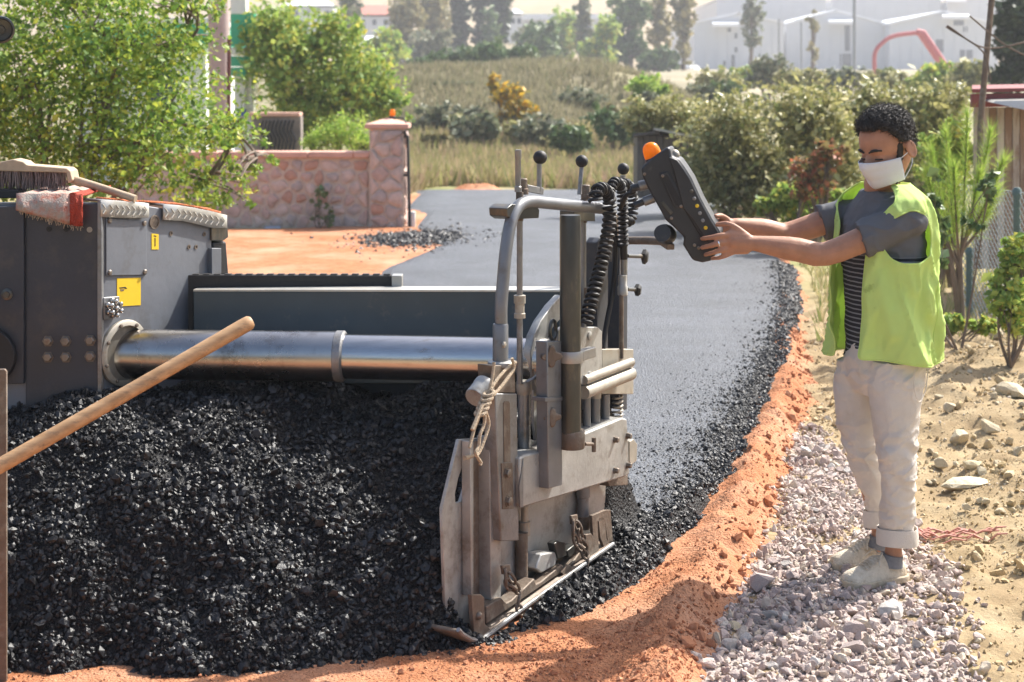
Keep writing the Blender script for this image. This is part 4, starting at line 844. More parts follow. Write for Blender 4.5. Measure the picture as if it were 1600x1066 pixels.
# long handled rake leaning over the heap
rk = thing('asphalt_rake', 'worn wooden rake handle slanting across the heap of black asphalt', 'rake', (-2.55, 4.5, .02))
ha, hb_ = P(392, 503, 4.95), P(0, 728, 4.62); hd = (hb_ - ha) / np.linalg.norm(hb_ - ha); he = hb_ + hd * 1.0
MB().tube([ha - hd * .004, ha + hd * .004, ha + hd * .02, ha + hd * .3, hb_, he], [.016, .022, .0235, .022, .0225, .022], 18).build('handle', m_wood, rk)
s_, t_, _ = rot_frame(hd); MB().bar(he - s_ * .25, he + s_ * .25, .012, .09, t_).build('rake_head', m_rust, rk, bevel=.002)
# ---------------------------------------------------------------- the worker
m_skin = M('skin', (.40, .205, .13), .55, var=.14, scale=22, bump=.08, bscale=180, spec=.35)
m_skin.node_tree.nodes['Principled BSDF'].inputs['Subsurface Weight'].default_value = .12; m_skin.node_tree.nodes['Principled BSDF'].inputs['Subsurface Radius'].default_value = (.012, .005, .003); m_skin.node_tree.nodes['Principled BSDF'].inputs['Subsurface Scale'].default_value = .5
m_hair = M('black_hair', (.016, .013, .011), .68, var=.3, scale=60, bump=.3, bscale=240)
m_vest = M('lime_vest_fabric', (.71, .90, .30), .8, var=.05, scale=5, dirt=(.30, .45, .10), dirt_amt=.03, dscale=9, trans=.30, bump=.25, bscale=420, spec=.2)
m_trous = M('dusty_beige_denim', (.64, .585, .52), .9, var=.10, scale=5, dirt=(.50, .42, .32), dirt_amt=.32, dscale=4, bump=.25, bscale=260, spec=.15)
m_mask = M('white_mask', (.74, .77, .83), .8, var=.03, scale=20, trans=.15, bump=.1, bscale=200, spec=.2)
m_shoe = M('dirty_canvas_shoe', (.64, .56, .44), .9, var=.15, scale=20, dirt=(.36, .27, .17), dirt_amt=.5, dscale=18, bump=.3, bscale=150, spec=.15)
m_sole = M('shoe_sole', (.48, .40, .29), .9, var=.2, scale=20, dirt=(.30, .21, .12), dirt_amt=.5, dscale=25)
m_sock = M('grey_sock', (.20, .20, .21), .95, var=.15, scale=60, bump=.3, bscale=300)
# T-shirt: plain slate above, fine stripes below the chest
m_shirt, nt, bs = _nt('striped_shirt'); N, L = nt.nodes, nt.links
tcn = N.new('ShaderNodeNewGeometry'); spn = N.new('ShaderNodeSeparateXYZ'); L.new(tcn.outputs['Position'], spn.inputs[0])
ml = N.new('ShaderNodeMath'); ml.operation = 'MULTIPLY'; ml.inputs[1].default_value = 1 / .0165; L.new(spn.outputs[2], ml.inputs[0])
fr2 = N.new('ShaderNodeMath'); fr2.operation = 'FRACT'; L.new(ml.outputs[0], fr2.inputs[0])
gt = N.new('ShaderNodeMath'); gt.operation = 'GREATER_THAN'; gt.inputs[1].default_value = .68; L.new(fr2.outputs[0], gt.inputs[0])
ms1 = N.new('ShaderNodeMixRGB'); L.new(gt.outputs[0], ms1.inputs[0]); ms1.inputs[1].default_value = (.028, .03, .036, 1); ms1.inputs[2].default_value = (.22, .23, .25, 1)
lt = N.new('ShaderNodeMath'); lt.operation = 'LESS_THAN'; lt.inputs[1].default_value = 1.185; L.new(spn.outputs[2], lt.inputs[0])
ms2 = N.new('ShaderNodeMixRGB'); L.new(lt.outputs[0], ms2.inputs[0]); ms2.inputs[1].default_value = (.125, .128, .138, 1); L.new(ms1.outputs[0], ms2.inputs[2])
L.new(ms2.outputs[0], bs.inputs['Base Color']); bs.inputs['Roughness'].default_value = .9; bs.inputs['Specular IOR Level'].default_value = .15

UP = np.array([0, 0, 1.0]); BC = np.array([1.346, 5.80, 0.0])
fwd = np.array([-.906, -.423, 0]); lft = np.array([.423, -.906, 0])
man = thing('person', 'worker in a lime hi-vis vest, white face mask and pale trousers holding the console', 'person', (1.33, 5.76, .03))
def tring(z, a, b, off=0.0, n=40, lat=0.0):
    return [BC + UP * z + fwd * (off + b * math.cos(g)) + lft * (lat + a * math.sin(g)) for g in np.linspace(0, 2 * math.pi, n + 1)[:-1]]
SHL = BC + lft * .165 + UP * 1.318; SHR = BC - lft * .165 + UP * 1.318
ELL, WRL = P(1290, 397, 5.66), P(1178, 380, 5.655)
ELR, WRR = P(1228, 366, 5.96), P(1150, 352, 5.88)
# head frame
hc = P(1384, 226, 5.74); hf = np.array([-.74, -.56, -.37]); hf /= np.linalg.norm(hf); hl = np.array([.6, -.8, 0.0]); hl -= hf * np.dot(hl, hf); hl /= np.linalg.norm(hl); hu = np.cross(hf, hl); hu = hu if hu[2] > 0 else -hu
HX = [hf, hl, hu]; KH = 1.05
def hp(f_, l_, u_): return hc + (hf * f_ + hl * l_ + hu * u_) * KH
def hr(a, b, c): return (a * KH, b * KH, c * KH)
bd = MB()
bd.sphere(hp(0, 0, .02), hr(.098, .077, .092), HX, 28, 18); bd.sphere(hp(.035, 0, -.045), hr(.068, .062, .085), HX, 24, 16); bd.sphere(hp(.052, 0, -.105), hr(.045, .042, .035), HX)
bd.sphere(hp(.072, .022, .012), hr(.026, .03, .014), HX); bd.sphere(hp(.072, -.022, .012), hr(.026, .03, .014), HX)
bd.capsule([hp(.100, 0, -.008), hp(.114, 0, -.035), hp(.118, 0, -.05)], [.010, .013, .015]); bd.sphere(hp(.104, .013, -.054), .010); bd.sphere(hp(.104, -.013, -.054), .010)
for s_ in (1, -1):
    bd.sphere(hp(.060, .040 * s_, -.040), hr(.022, .020, .018), HX); bd.sphere(hp(.074, .031 * s_, -.014), hr(.016, .017, .012), HX)
    e0 = hp(-.012, .078 * s_, -.02); ring = [e0 + hf * (.017 * math.cos(g)) * KH - hf * .006 + hu * (.028 * math.sin(g)) * KH + hl * s_ * (.012 + .004 * math.cos(g + 2)) for g in np.linspace(0, 2 * math.pi, 17)[:-1]]
    bd.tube(ring, .0062, 8, closed=True); bd.sphere(e0 + hl * s_ * .008 - hf * .005, hr(.017, .008, .027), [hf, hl, hu])
bd.capsule([BC + UP * 1.36 + fwd * -.01, BC + UP * 1.43 + fwd * .012, hp(-.035, 0, -.05)], [.072, .062, .058], 16)
bd.capsule([BC + UP * .85, BC + UP * 1.1, BC + UP * 1.3, BC + UP * 1.36], [.10, .10, .105, .08], 16)
bd.capsule([BC + UP * 1.30, SHL], [.05, .045]); bd.capsule([BC + UP * 1.30, SHR], [.05, .045])
def armpts(a, b, c): return spline([a, a * .5 + b * .5, b, b * .62 + c * .38, b * .25 + c * .75, c], 3)
def armr(n): return list(np.interp(np.linspace(0, 1, n), [0, .2, .4, .5, .66, .85, 1], [.046, .047, .043, .044, .043, .033, .027]))
for a, b, c in ((SHL, ELL, WRL), (SHR, ELR, WRR)):
    pts = armpts(a, b, c); bd.capsule(pts, armr(len(pts)), 14)
# near hand: back of the hand towards the viewer, fingers round the console's edge
def finger(pts, r0, r1): pts = spline(pts, 3); bd.capsule(pts, list(np.linspace(r0, r1, len(pts))), 10)
d0 = 5.655
bd.capsule([WRL, P(1160, 379, d0), P(1146, 378, d0)], [.027, .030, .029]); bd.capsule([P(1165, 372, d0), P(1140, 368, d0)], [.022, .019]); bd.capsule([P(1165, 388, d0), P(1143, 390, d0)], [.022, .018])
bd.sphere(P(1150, 378, d0), (.040, .020, .034))
finger([P(1142, 367, d0), P(1126, 368, 5.640), P(1112, 371, 5.648), P(1097, 373, 5.672)], .0112, .0085)
finger([P(1140, 377, d0), P(1124, 380, 5.638), P(1110, 384, 5.648), P(1097, 387, 5.674)], .0114, .0087)
finger([P(1141, 387, d0), P(1127, 391, 5.642), P(1114, 395, 5.652), P(1102, 398, 5.676)], .0108, .0083)
finger([P(1144, 395, d0), P(1133, 400, 5.648), P(1123, 403, 5.656), P(1113, 404, 5.676)], .0098, .0076)
finger([P(1163, 366, d0), P(1148, 355, 5.66), P(1135, 350, 5.672), P(1121, 351, 5.685)], .0135, .0095)
# far hand behind the console
d1 = 5.872
bd.capsule([WRR, P(1138, 354, d1), P(1124, 358, d1)], [.026, .028, .026]); bd.sphere(P(1128, 358, d1), (.038, .02, .036))
for k in range(4):
    y_ = 345 + k * 11; finger([P(1122, y_, d1), P(1108, y_ + 3, d1 + .012), P(1096, y_ + 6, d1 + .01), P(1086, y_ + 8, d1 - .004)], .0108, .0085)
finger([P(1140, 346, d1), P(1128, 338, d1 - .02), P(1118, 338, d1 - .05)], .0125, .0095)
# legs inside the trousers
NL = dict(hip=P(1400, 590, 5.70), knee=P(1401, 715, 5.66), ank=P(1396, 850, 5.71)); FL = dict(hip=P(1338, 590, 5.88), knee=P(1346, 705, 5.86), ank=P(1374, 828, 5.88))
for q in (NL, FL): bd.capsule([BC + UP * .86, q['hip'], q['knee'], q['ank'], q['ank'] - UP * .05], [.08, .065, .042, .029, .033], 12)
V, NN, FI = remesh(bd, .0048, 4, .5); body = quad_obj('body', V, FI, m_skin, man)
# brows, eyes, beard, hair
br_ = MB()
for s_ in (1, -1): br_.tube(spline([hp(.1025, .011 * s_, .012), hp(.0975, .029 * s_, .0185), hp(.081, .051 * s_, .013)], 5), [.003] * 3 + [.0052] * 5 + [.003] * 3, 8)
br_.build('eyebrows', m_hair, man)
m_eye = M('eye_white', (.20, .16, .14), .5, var=.02)
for s_ in (1, -1):
    MB().sphere(hp(.0758, .031 * s_, -.0165), .0128 * KH, n=14, m=10).build('eye', m_eye, man)
    MB().tube(spline([hp(.089, .016 * s_, -.016), hp(.0935, .030 * s_, -.0145), hp(.083, .047 * s_, -.017)], 5), .0026, 6).build('eyelash', m_hair, man)
hb2 = MB(); rh = random.Random(5)
def on_head(f_, l_, u_):
    n_ = math.sqrt(f_ * f_ + l_ * l_ + u_ * u_); return f_ / n_, l_ / n_, u_ / n_
for k in range(3000):
    f_, l_, u_ = on_head(rh.gauss(0, 1), rh.gauss(0, 1), rh.gauss(0, 1)); q = sstep(-.35, .62, f_)
    if u_ < -.62 + 1.28 * float(q): continue
    if abs(l_) > .86 and -.15 < f_ < .35 and u_ < -.05: continue
    hb2.sphere(hp(.103 * f_ - .004, .083 * l_, .024 + (.099 if u_ > 0 else .092) * u_) + np.array([rh.gauss(0, .0015) for _ in range(3)]), rh.uniform(.008, .0135) * (1.15 if u_ > .3 else .9), n=7, m=5)
V, NN, FI = remesh(hb2, .0038, 1, .4); V = V + NN * (.0035 * fbm(V[:, 0] * 120, V[:, 1] * 120, V[:, 2] * 120, o=2, seed=61))[:, None]; hair_o = quad_obj('hair', V, FI, m_hair, man)
crl = MB()                                # short loose curls break up the outline
for k in range(0, len(V), max(1, len(V) // 2600)):
    p, n_ = V[k], NN[k]; s_, t_, _ = rot_frame(n_); g0 = rh.uniform(0, 6.28); R_ = rh.uniform(.004, .008)
    crl.tube([p - n_ * .002 + n_ * (.0026 * q) + (s_ * math.cos(g0 + q * 1.1) + t_ * math.sin(g0 + q * 1.1)) * R_ * (q / 5) for q in range(6)], [.0011, .0011, .0010, .0009, .0007, .0004], 3, caps=False)
crl = crl.build('curls', m_hair, hair_o, fix=False); crl['kind'] = 'stuff'
bb = MB()
for k in range(420):
    s_ = rh.choice((1, -1)); t = rh.random(); f_ = .010 + .034 * t + rh.uniform(-.012, .012); u_ = .004 - .112 * t + rh.uniform(-.012, .012)
    bb.sphere(hp(f_, (.0725 - .020 * t) * s_, u_), .0062, n=6, m=4)
for k in range(60): bb.sphere(hp(.045 + .012 * math.cos(k * .105 - 3.14), .052 * math.cos(k * .0524), -.118), .0065, n=6, m=4)
V, NN, FI = remesh(bb, .004, 1, .4); quad_obj('beard', V, FI, m_hair, man)
# face mask with pleats and ear loops
rows = []
for i in range(22):
    t = i / 21; row = []
    for j in range(29):
        ph = math.radians(-72 + 144 * j / 28); c_ = math.cos(ph)
        rf_ = .086 + .047 * (c_ ** 1.5 if c_ > 0 else 0) * (1 - .35 * t * t) - .012 * t; rl_ = .0775 - .010 * t * t
        nose = .012 * math.exp(-(ph / .28) ** 2) * math.exp(-((t - .25) / .25) ** 2)
        pleat = .003 * abs(math.sin(t * 3 * math.pi)) * (.35 + .65 * c_)
        u_ = -.018 + .010 * c_ - .018 * abs(math.sin(ph)) - (.112 - .030 * abs(math.sin(ph))) * t
        row.append(hp((rf_ + nose + pleat) * c_ + .0, rl_ * math.sin(ph) * 1.02, u_))
    rows.append(row)
msk = MB().grid(rows).build('face_mask', m_mask, man, solid=.0025, ang=60)
for s_, j in ((1, 28), (-1, 0)):
    ear = hp(-.030, .086 * s_, -.012); lo_ = hp(-.028, .084 * s_, -.035)
    lp_ = MB(); lp_.tube(spline([rows[1][j], (rows[1][j] + ear) / 2 + hl * s_ * .008, ear], 6), .0017, 6); lp_.tube(spline([rows[20][j], (rows[20][j] + lo_) / 2 + hl * s_ * .012, lo_], 6), .0017, 6); lp_.build('ear_loop', m_mask, msk)
# T-shirt
sh = MB(); sh.loft([tring(*q) for q in [(.80, .165, .125), (.95, .160, .118), (1.10, .175, .125), (1.22, .185, .128), (1.30, .182, .120), (1.345, .160, .105), (1.38, .115, .088), (1.412, .082, .080)]])
for a, b, tl in ((SHL, ELL, .60), (SHR, ELR, .50)):
    e = a + (b - a) * tl; sh.tube([a * .9 + (BC + UP * 1.3) * .1, a + (b - a) * .12, a + (b - a) * .3, e], [.058, .060, .066, .071], 20); sh.sphere(a - UP * .006, .058, n=18, m=12)
V, NN, FI = remesh(sh, .006, 7, .5)
wr = fbm(V[:, 0] * 9 + V[:, 2] * 6, V[:, 1] * 9, V[:, 2] * 14, o=3, seed=62); rs1 = (1 - np.abs(fbm(V[:, 0] * 11, V[:, 1] * 11 + V[:, 2] * 8, V[:, 2] * 12, o=2, seed=70)) * 1.3).clip(0, 1) ** 4; V = V + NN * (.004 * wr + .007 * rs1 - .002)[:, None]; quad_obj('shirt', V, FI, m_shirt, man)
# vest shell with armholes and an open front
zs = np.array([.782, .85, .95, 1.05, 1.15, 1.24, 1.30, 1.350, 1.388, 1.415, 1.436]); aa = np.array([.222, .218, .212, .208, .208, .216, .222, .218, .196, .146, .096]); bb_ = np.array([.195, .188, .180, .170, .160, .150, .140, .128, .114, .098, .089])
nz, nph = 84, 150; rows = []; keep = []
ph_ = np.radians(np.linspace(24, 333, nph)); zz = np.linspace(.815, 1.436, nz)
PH, ZZ = np.meshgrid(ph_, zz); A_ = np.interp(ZZ, zs, aa); B_ = np.interp(ZZ, zs, bb_)
side = np.exp(-((np.abs(np.abs(PH - math.pi) - math.pi / 2)) / .5) ** 2)
rdg = lambda q: (1 - np.abs(q)).clip(0, 1) ** 3
fold = .012 * np.sin(PH * 5 + 2.5 * ZZ * 6 + .8) * (1 - sstep(.9, 1.25, ZZ)) + .006 * fbm(PH * 2.2, ZZ * 9, o=3, seed=63) + .014 * (rdg(fbm(PH * 2.0 + ZZ * 3.2, ZZ * 2.2 - PH * .7, o=2, seed=66) * 1.3) - .4) + .005 * rdg(fbm(PH * 4.5 - ZZ * 8, ZZ * 6, o=2, seed=67))
cosP, sinP = np.cos(PH), np.sin(PH); zz_ = ZZ + np.where(ZZ < .88, (.88 - ZZ) / .065 * (.012 * np.sin(PH * 2 + .4)), 0)
Rr = 1 + fold / .18
X = BC[None, None] + fwd * (B_ * Rr * cosP)[..., None] + lft * (A_ * Rr * sinP)[..., None] + np.array([0, 0, 1.0]) * zz_[..., None]
idx = lambda i, j: i * nph + j; FI = []
PD = np.degrees(PH)
hole = lambda i, j: ((PD[i, j] - 76) / 36) ** 2 + ((ZZ[i, j] - 1.258) / .090) ** 2 < 1 or ((PD[i, j] - 284) / 36) ** 2 + ((ZZ[i, j] - 1.258) / .090) ** 2 < 1
# the neckline opens in a V at the front
vn = lambda i, j: ZZ[i, j] > 1.30 and (PD[i, j] < 24 + (ZZ[i, j] - 1.30) * 300 or PD[i, j] > 333 - (ZZ[i, j] - 1.30) * 300)
H_ = np.array([[hole(i, j) or vn(i, j) for j in range(nph)] for i in range(nz)])
for i in range(nz - 1):
    for j in range(nph - 1):
        if not (H_[i, j] or H_[i + 1, j] or H_[i, j + 1] or H_[i + 1, j + 1]): FI.append((idx(i, j), idx(i, j + 1), idx(i + 1, j + 1), idx(i + 1, j)))
used = sorted({q for f in FI for q in f}); mp_ = {q: k for k, q in enumerate(used)}; XV = X.reshape(-1, 3)[used]; FI = [tuple(mp_[q] for q in f) for f in FI]
# relax the cut edges so the armholes read as cleanly sewn curves
from collections import Counter
ec = Counter(tuple(sorted((f[k], f[(k + 1) % 4]))) for f in FI for k in range(4)); nb = {}
for (a, b), c in ec.items():
    if c == 1: nb.setdefault(a, []).append(b); nb.setdefault(b, []).append(a)
for it in range(6):
    Y_ = XV.copy()
    for a, l_ in nb.items():
        if len(l_) == 2: Y_[a] = XV[a] * .4 + (XV[l_[0]] + XV[l_[1]]) * .3
    XV = Y_
vest = MB().add(XV, FI).build('safety_vest', m_vest, man, solid=.004, ang=70, fix=False)
hem = MB(); seen = set()
for a in nb:
    if a in seen or len(nb[a]) != 2: continue
    loop = [a]; seen.add(a); prev, cur = None, a
    while True:
        nx_ = [q for q in nb[cur] if q != prev and q not in seen]
        if not nx_: break
        prev, cur = cur, nx_[0]; seen.add(cur); loop.append(cur)
    if len(loop) > 20: hem.tube([XV[q] for q in loop], .0035, 6, closed=True)
hem.build('vest_binding', m_vest, vest)
sm = MB()
for g_ in (math.radians(118), math.radians(242)):
    j_ = int(np.argmin(np.abs(ph_ - g_))); sm.tube([X[i, j_] * 1.0 + (X[i, j_] - (BC + UP * X[i, j_][2])) * .012 for i in range(0, 46, 3)], .0018, 5)
sm.build('vest_seam', m_vest, vest)
# trousers
tr = MB(); tr.loft([tring(*q) for q in [(.87, .150, .125), (.80, .165, .135), (.73, .165, .130), (.68, .12, .11)]])
def leg(pts, rs):
    pts = [P(*p) for p in pts]; n_ = 24; rings = []
    for p, (ra, rb) in zip(pts, rs): rings.append([p + fwd * (rb * math.cos(g)) + lft * (ra * math.sin(g)) for g in np.linspace(0, 2 * math.pi, n_ + 1)[:-1]])
    tr.loft(rings); return pts
nl = leg([(1402, 560, 5.71), (1402, 610, 5.70), (1400, 665, 5.685), (1402, 720, 5.67), (1403, 780, 5.68), (1402, 832, 5.70)], [(.095, .11), (.092, .105), (.078, .086), (.069, .072), (.063, .064), (.060, .062)])
fl_ = leg([(1345, 560, 5.87), (1340, 610, 5.88), (1340, 665, 5.87), (1350, 712, 5.86), (1366, 765, 5.865), (1374, 805, 5.88)], [(.088, .098), (.084, .09), (.072, .075), (.062, .062), (.054, .054), (.050, .050)])
V, NN, FI = remesh(tr, .005, 7, .5)
k1 = fbm(V[:, 0] * 7, V[:, 1] * 7, V[:, 2] * 5, o=3, seed=64); kn = np.exp(-((V[:, 2] - .46) / .09) ** 2) + .7 * np.exp(-((V[:, 2] - .76) / .06) ** 2) + .5 * np.exp(-((V[:, 2] - .25) / .08) ** 2)
k2 = np.sin((V[:, 2] + .5 * V[:, 0] + .05 * vnoise(V[:, 0] * 8, V[:, 1] * 8, V[:, 2] * 8, seed=65)) * 95)
rg1 = (1 - np.abs(fbm(V[:, 0] * 9 + V[:, 2] * 7, V[:, 1] * 9, V[:, 2] * 15 - V[:, 0] * 8, o=2, seed=68)) * 1.25).clip(0, 1) ** 4; rg2 = (1 - np.abs(fbm(V[:, 0] * 16 - V[:, 2] * 16, V[:, 1] * 16, V[:, 2] * 24, o=2, seed=69)) * 1.3).clip(0, 1) ** 4
V = V + NN * (.007 * k1 + .0035 * kn * k2 + .007 * rg1 * (.3 + kn) + .0035 * rg2 * (.3 + kn) - .003)[:, None]; trs = quad_obj('trousers', V, FI, m_trous, man)
for pts, ra, y0, y1 in ((nl, .069, 826, 850), (fl_, .056, 797, 818)):
    c = pts[-1]; z1 = c[2] + .018; z0 = z1 - .056; rings = []
    for z_, q in ((z1, .96), (z1 + .001, 1.0), ((z0 + z1) / 2, 1.035), (z0, 1.02), (z0 + .002, .96)):
        rings.append([np.array([c[0], c[1], z_]) + fwd * (ra * q * math.cos(g) * 1.04) + lft * (ra * q * math.sin(g)) + UP * (.003 * math.sin(2 * g)) for g in np.linspace(0, 2 * math.pi, 29)[:-1]])
    MB().loft(rings, caps=False).build('turned_cuff', m_trous, trs, solid=.003)
pk = MB().tube(spline([P(1430, 576, 5.60), P(1428, 605, 5.60), P(1436, 628, 5.62), P(1446, 610, 5.66), P(1450, 578, 5.68)], 6), .0018, 5).build('back_pocket', m_trous, trs)
# socks and shoes
MB().tube([P(1394, 866, 5.71), P(1393, 872, 5.71), P(1392, 884, 5.71)], [.040, .040, .043], 16).build('sock', m_sock, man); MB().tube([P(1375, 838, 5.88), P(1374, 846, 5.88), P(1372, 856, 5.88)], [.038, .039, .042], 16).build('sock', m_sock, man)
def shoe(heel, toe, zf):
    heel = np.asarray(heel, float); toe = np.asarray(toe, float); f_ = toe - heel; L_ = np.linalg.norm(f_); f_ /= L_; s_ = np.cross(UP, f_)
    secs = [(0, .022, .040), (.03, .031, .058), (.10, .037, .072), (.22, .040, .082), (.36, .041, .088), (.48, .043, .078), (.60, .047, .063), (.72, .050, .052), (.84, .048, .046), (.93, .039, .038), (.98, .026, .028), (1.0, .012, .018)]
    rings = []; srings = []
    for t, w_, h_ in secs:
        c = heel + f_ * (L_ * t) + np.array([0, 0, zf + .016 + .012 * max(0, t - .8) * 5 * .2]); ring = []
        for g in np.linspace(0, 2 * math.pi, 25)[:-1]:
            y_ = math.cos(g); z_ = math.sin(g); zq = h_ * max(z_, 0) ** .8 if z_ > 0 else .010 * z_
            ring.append(c + s_ * (w_ * y_ * (1 - .25 * max(z_, 0))) + UP * zq)
        rings.append(ring)
        cs = heel + f_ * (L_ * (t * 1.03 - .015)); w2 = w_ + .005
        srings.append([cs + s_ * (w2 * a) + UP * (zf + b + .010 * max(0, t - .82) * 3) for a, b in ((-1, 0), (1, 0), (1.04, .012), (1, .024), (-1, .024), (-1.04, .012))])
    o = MB().loft(rings).build('shoe', m_shoe, man, ang=70); sd = o.modifiers.new('sub', 'SUBSURF'); sd.levels = sd.render_levels = 1
    MB().loft(srings).build('sole', m_sole, o, bevel=.003)
    lc_ = MB()
    for k in range(5):
        t = .46 + .055 * k; h_ = np.interp(t, [q[0] for q in secs], [q[2] for q in secs]); w_ = np.interp(t, [q[0] for q in secs], [q[1] for q in secs]) * .6; c = heel + f_ * (L_ * t) + UP * (zf + .012)
        lc_.tube(spline([c + s_ * w_ + UP * h_ * .92, c + UP * (h_ + .006), c - s_ * w_ + UP * h_ * .92 + f_ * .012], 4), .003, 6)
    c = heel + f_ * (L_ * .43) + UP * (zf + .105)
    for q in (1, -1): lc_.tube(spline([c, c + s_ * .025 * q + UP * .008, c + s_ * .04 * q - UP * .012 + f_ * .02, c + s_ * .055 * q - UP * .03 + f_ * .03], 4), .0028, 6)
    lc_.build('laces', m_shoe, o)
shoe((1.405, 5.735, 0), (1.165, 5.635, 0), .022); shoe((1.405, 5.935, 0), (1.165, 5.835, 0), .024)
# wedding ring
rc, rd = P(1124, 380.4, 5.640), (P(1110, 384, 5.648) - P(1126, 379.6, 5.639)); s_, t_, rd = rot_frame(rd)
MB().tube([rc + (s_ * math.cos(g) + t_ * math.sin(g)) * .0118 for g in np.linspace(0, 2 * math.pi, 19)[:-1]], .0024, 6, closed=True).build('ring', M('silver', (.8, .8, .78), .2, 1.0, var=.02), man)
# ---------------------------------------------------------------- stone wall with gate pillar
m_mort = M('mortar', (.60, .51, .43), .95, var=.12, scale=12, bump=.5, bscale=60, spec=.1)
m_cope = M('terracotta_coping', (.62, .38, .30), .85, var=.12, scale=6, bump=.2, spec=.2)
SW = [M('wall_stone_pink', (.52, .38, .33), .9, scale=9, var=.22, bump=.5, bscale=30, spec=.15), M('wall_stone_red', (.48, .29, .22), .9, scale=9, var=.22, bump=.5, bscale=30, spec=.15), M('wall_stone_grey', (.45, .38, .35), .9, scale=9, var=.22, bump=.5, bscale=30, spec=.15), M('wall_stone_pale', (.58, .46, .40), .9, scale=9, var=.2, bump=.5, bscale=30, spec=.15)]
def clip(poly, p, n):
    out = []
    for i in range(len(poly)):
        a, b = poly[i], poly[(i + 1) % len(poly)]; da, db = np.dot(a - p, n), np.dot(b - p, n)
        if da <= 0: out.append(a)
        if da * db < 0: out.append(a + (b - a) * (da / (da - db)))
    return out
def masonry(x0, x1, z0, z1, size, seed, shrink=.016):
    r_ = np.random.default_rng(seed); nx = max(1, round((x1 - x0) / size)); nz_ = max(1, round((z1 - z0) / (size * .8))); pts = []
    for i in range(nx):
        for j in range(nz_): pts.append([x0 + (i + .5 + r_.uniform(-.36, .36) + (.25 if j % 2 else -.25) * (nx > 1)) * (x1 - x0) / nx, z0 + (j + .5 + r_.uniform(-.3, .3)) * (z1 - z0) / nz_])
    pts = np.array(pts); out = []
    for i, p in enumerate(pts):
        poly = [np.array(q) for q in ((x0, z0), (x1, z0), (x1, z1), (x0, z1))]
        for j, q in enumerate(pts):
            if i == j: continue
            n = q - p; L_ = np.linalg.norm(n)
            if L_ > size * 3: continue
            poly = clip(poly, (p + q) / 2, n / L_)
            if len(poly) < 3: break
        if len(poly) < 3: continue
        c = np.mean(poly, 0); q2 = []
        for k in range(len(poly)):            # shrink for the joint and round the corners
            a, b = poly[k], poly[(k + 1) % len(poly)]
            for t in (.22, .78):
                m_ = a + (b - a) * t; d = m_ - c; L_ = np.linalg.norm(d); q2.append(c + d * max(.3, (L_ - shrink * r_.uniform(.8, 2.2)) / L_))
        out.append((c, q2))
    return out
def lay_stones(cells, place, parent, r_, depth=.035):
    for c, poly in cells:
        n = len(poly); k = r_.uniform(.6, 1.2); V = [place(q, 0) for q in poly] + [place(c + (q - c) * .95, depth * .7 * k) for q in poly] + [place(c + (q - c) * .6, depth * k * r_.uniform(.9, 1.2)) for q in poly]
        Fs = [(i, (i + 1) % n, n + (i + 1) % n, n + i) for i in range(n)] + [(n + i, n + (i + 1) % n, 2 * n + (i + 1) % n, 2 * n + i) for i in range(n)] + [tuple(range(2 * n, 3 * n))]
        MB().add(V, Fs).build('stone', SW[r_.choice([0, 0, 0, 1, 2, 2, 3, 3])], parent, ang=50)
DW = 22.0; rw = random.Random(9)
X0, X1, XP = (200 - 800) / F * DW, (578 - 800) / F * DW, (632 - 800) / F * DW
zt = H - (247 - YH) / F * DW; zg = -.35
wall = thing('stone_wall', 'low rubble stone garden wall with terracotta coping at the driveway', 'wall', (X0 / 2 + X1 / 2, DW, zg))
MB().box([(X0 + X1) / 2, DW + .15, (zg + zt) / 2], (X1 - X0 + .04, .28, zt - zg)).build('mortar_core', m_mort, wall)
lay_stones(masonry(X0, X1 - .01, zg, zt - .02, .205, 5), lambda q, d: np.array([q[0], DW + .01 - d, q[1]]), wall, rw)
k = 0; x = X0
while x < X1 - .05:
    x2 = min(X1, x + .62); MB().box([(x + x2) / 2, DW + .15, zt + .045], (x2 - x - .006, .42, .085)).build('coping_slab', m_cope, wall, bevel=.015); x = x2
pt = H - (201 - YH) / F * DW
pil = thing('gate_pillar', 'square stone gate pillar with a terracotta cap beside the road', 'pillar', ((X1 + XP) / 2, DW, zg))
MB().box([(X1 + XP) / 2, DW + .17, (zg + pt) / 2], (XP - X1, .50, pt - zg)).build('mortar_core', m_mort, pil)
lay_stones(masonry(X1 + .01, XP - .01, zg, pt - .01, .2, 8, .010), lambda q, d: np.array([q[0], DW - .08 - d, q[1]]), pil, rw)
lay_stones(masonry(DW - .06, DW + .40, zg, pt - .01, .2, 9, .010), lambda q, d: np.array([XP + d, q[0], q[1]]), pil, rw)
cx, cy = (X1 + XP) / 2, DW + .17; a_ = .30
MB().box8([(cx - a_, cy - a_, pt), (cx + a_, cy - a_, pt), (cx + a_, cy + a_, pt), (cx - a_, cy + a_, pt), (cx - a_, cy - a_, pt + .06), (cx + a_, cy - a_, pt + .06), (cx + a_, cy + a_, pt + .06), (cx - a_, cy + a_, pt + .06)]).build('cap_slab', m_cope, pil, bevel=.01)
MB().add([(cx - a_, cy - a_, pt + .062), (cx + a_, cy - a_, pt + .062), (cx + a_, cy + a_, pt + .062), (cx - a_, cy + a_, pt + .062), (cx, cy, pt + .15)], [(0, 1, 4), (1, 2, 4), (2, 3, 4), (3, 0, 4)]).build('cap_top', m_cope, pil)
bl_ = thing('beacon_lamp', 'small orange warning lamp on top of the stone gate pillar', 'lamp', (cx + .06, cy, pt + .12))
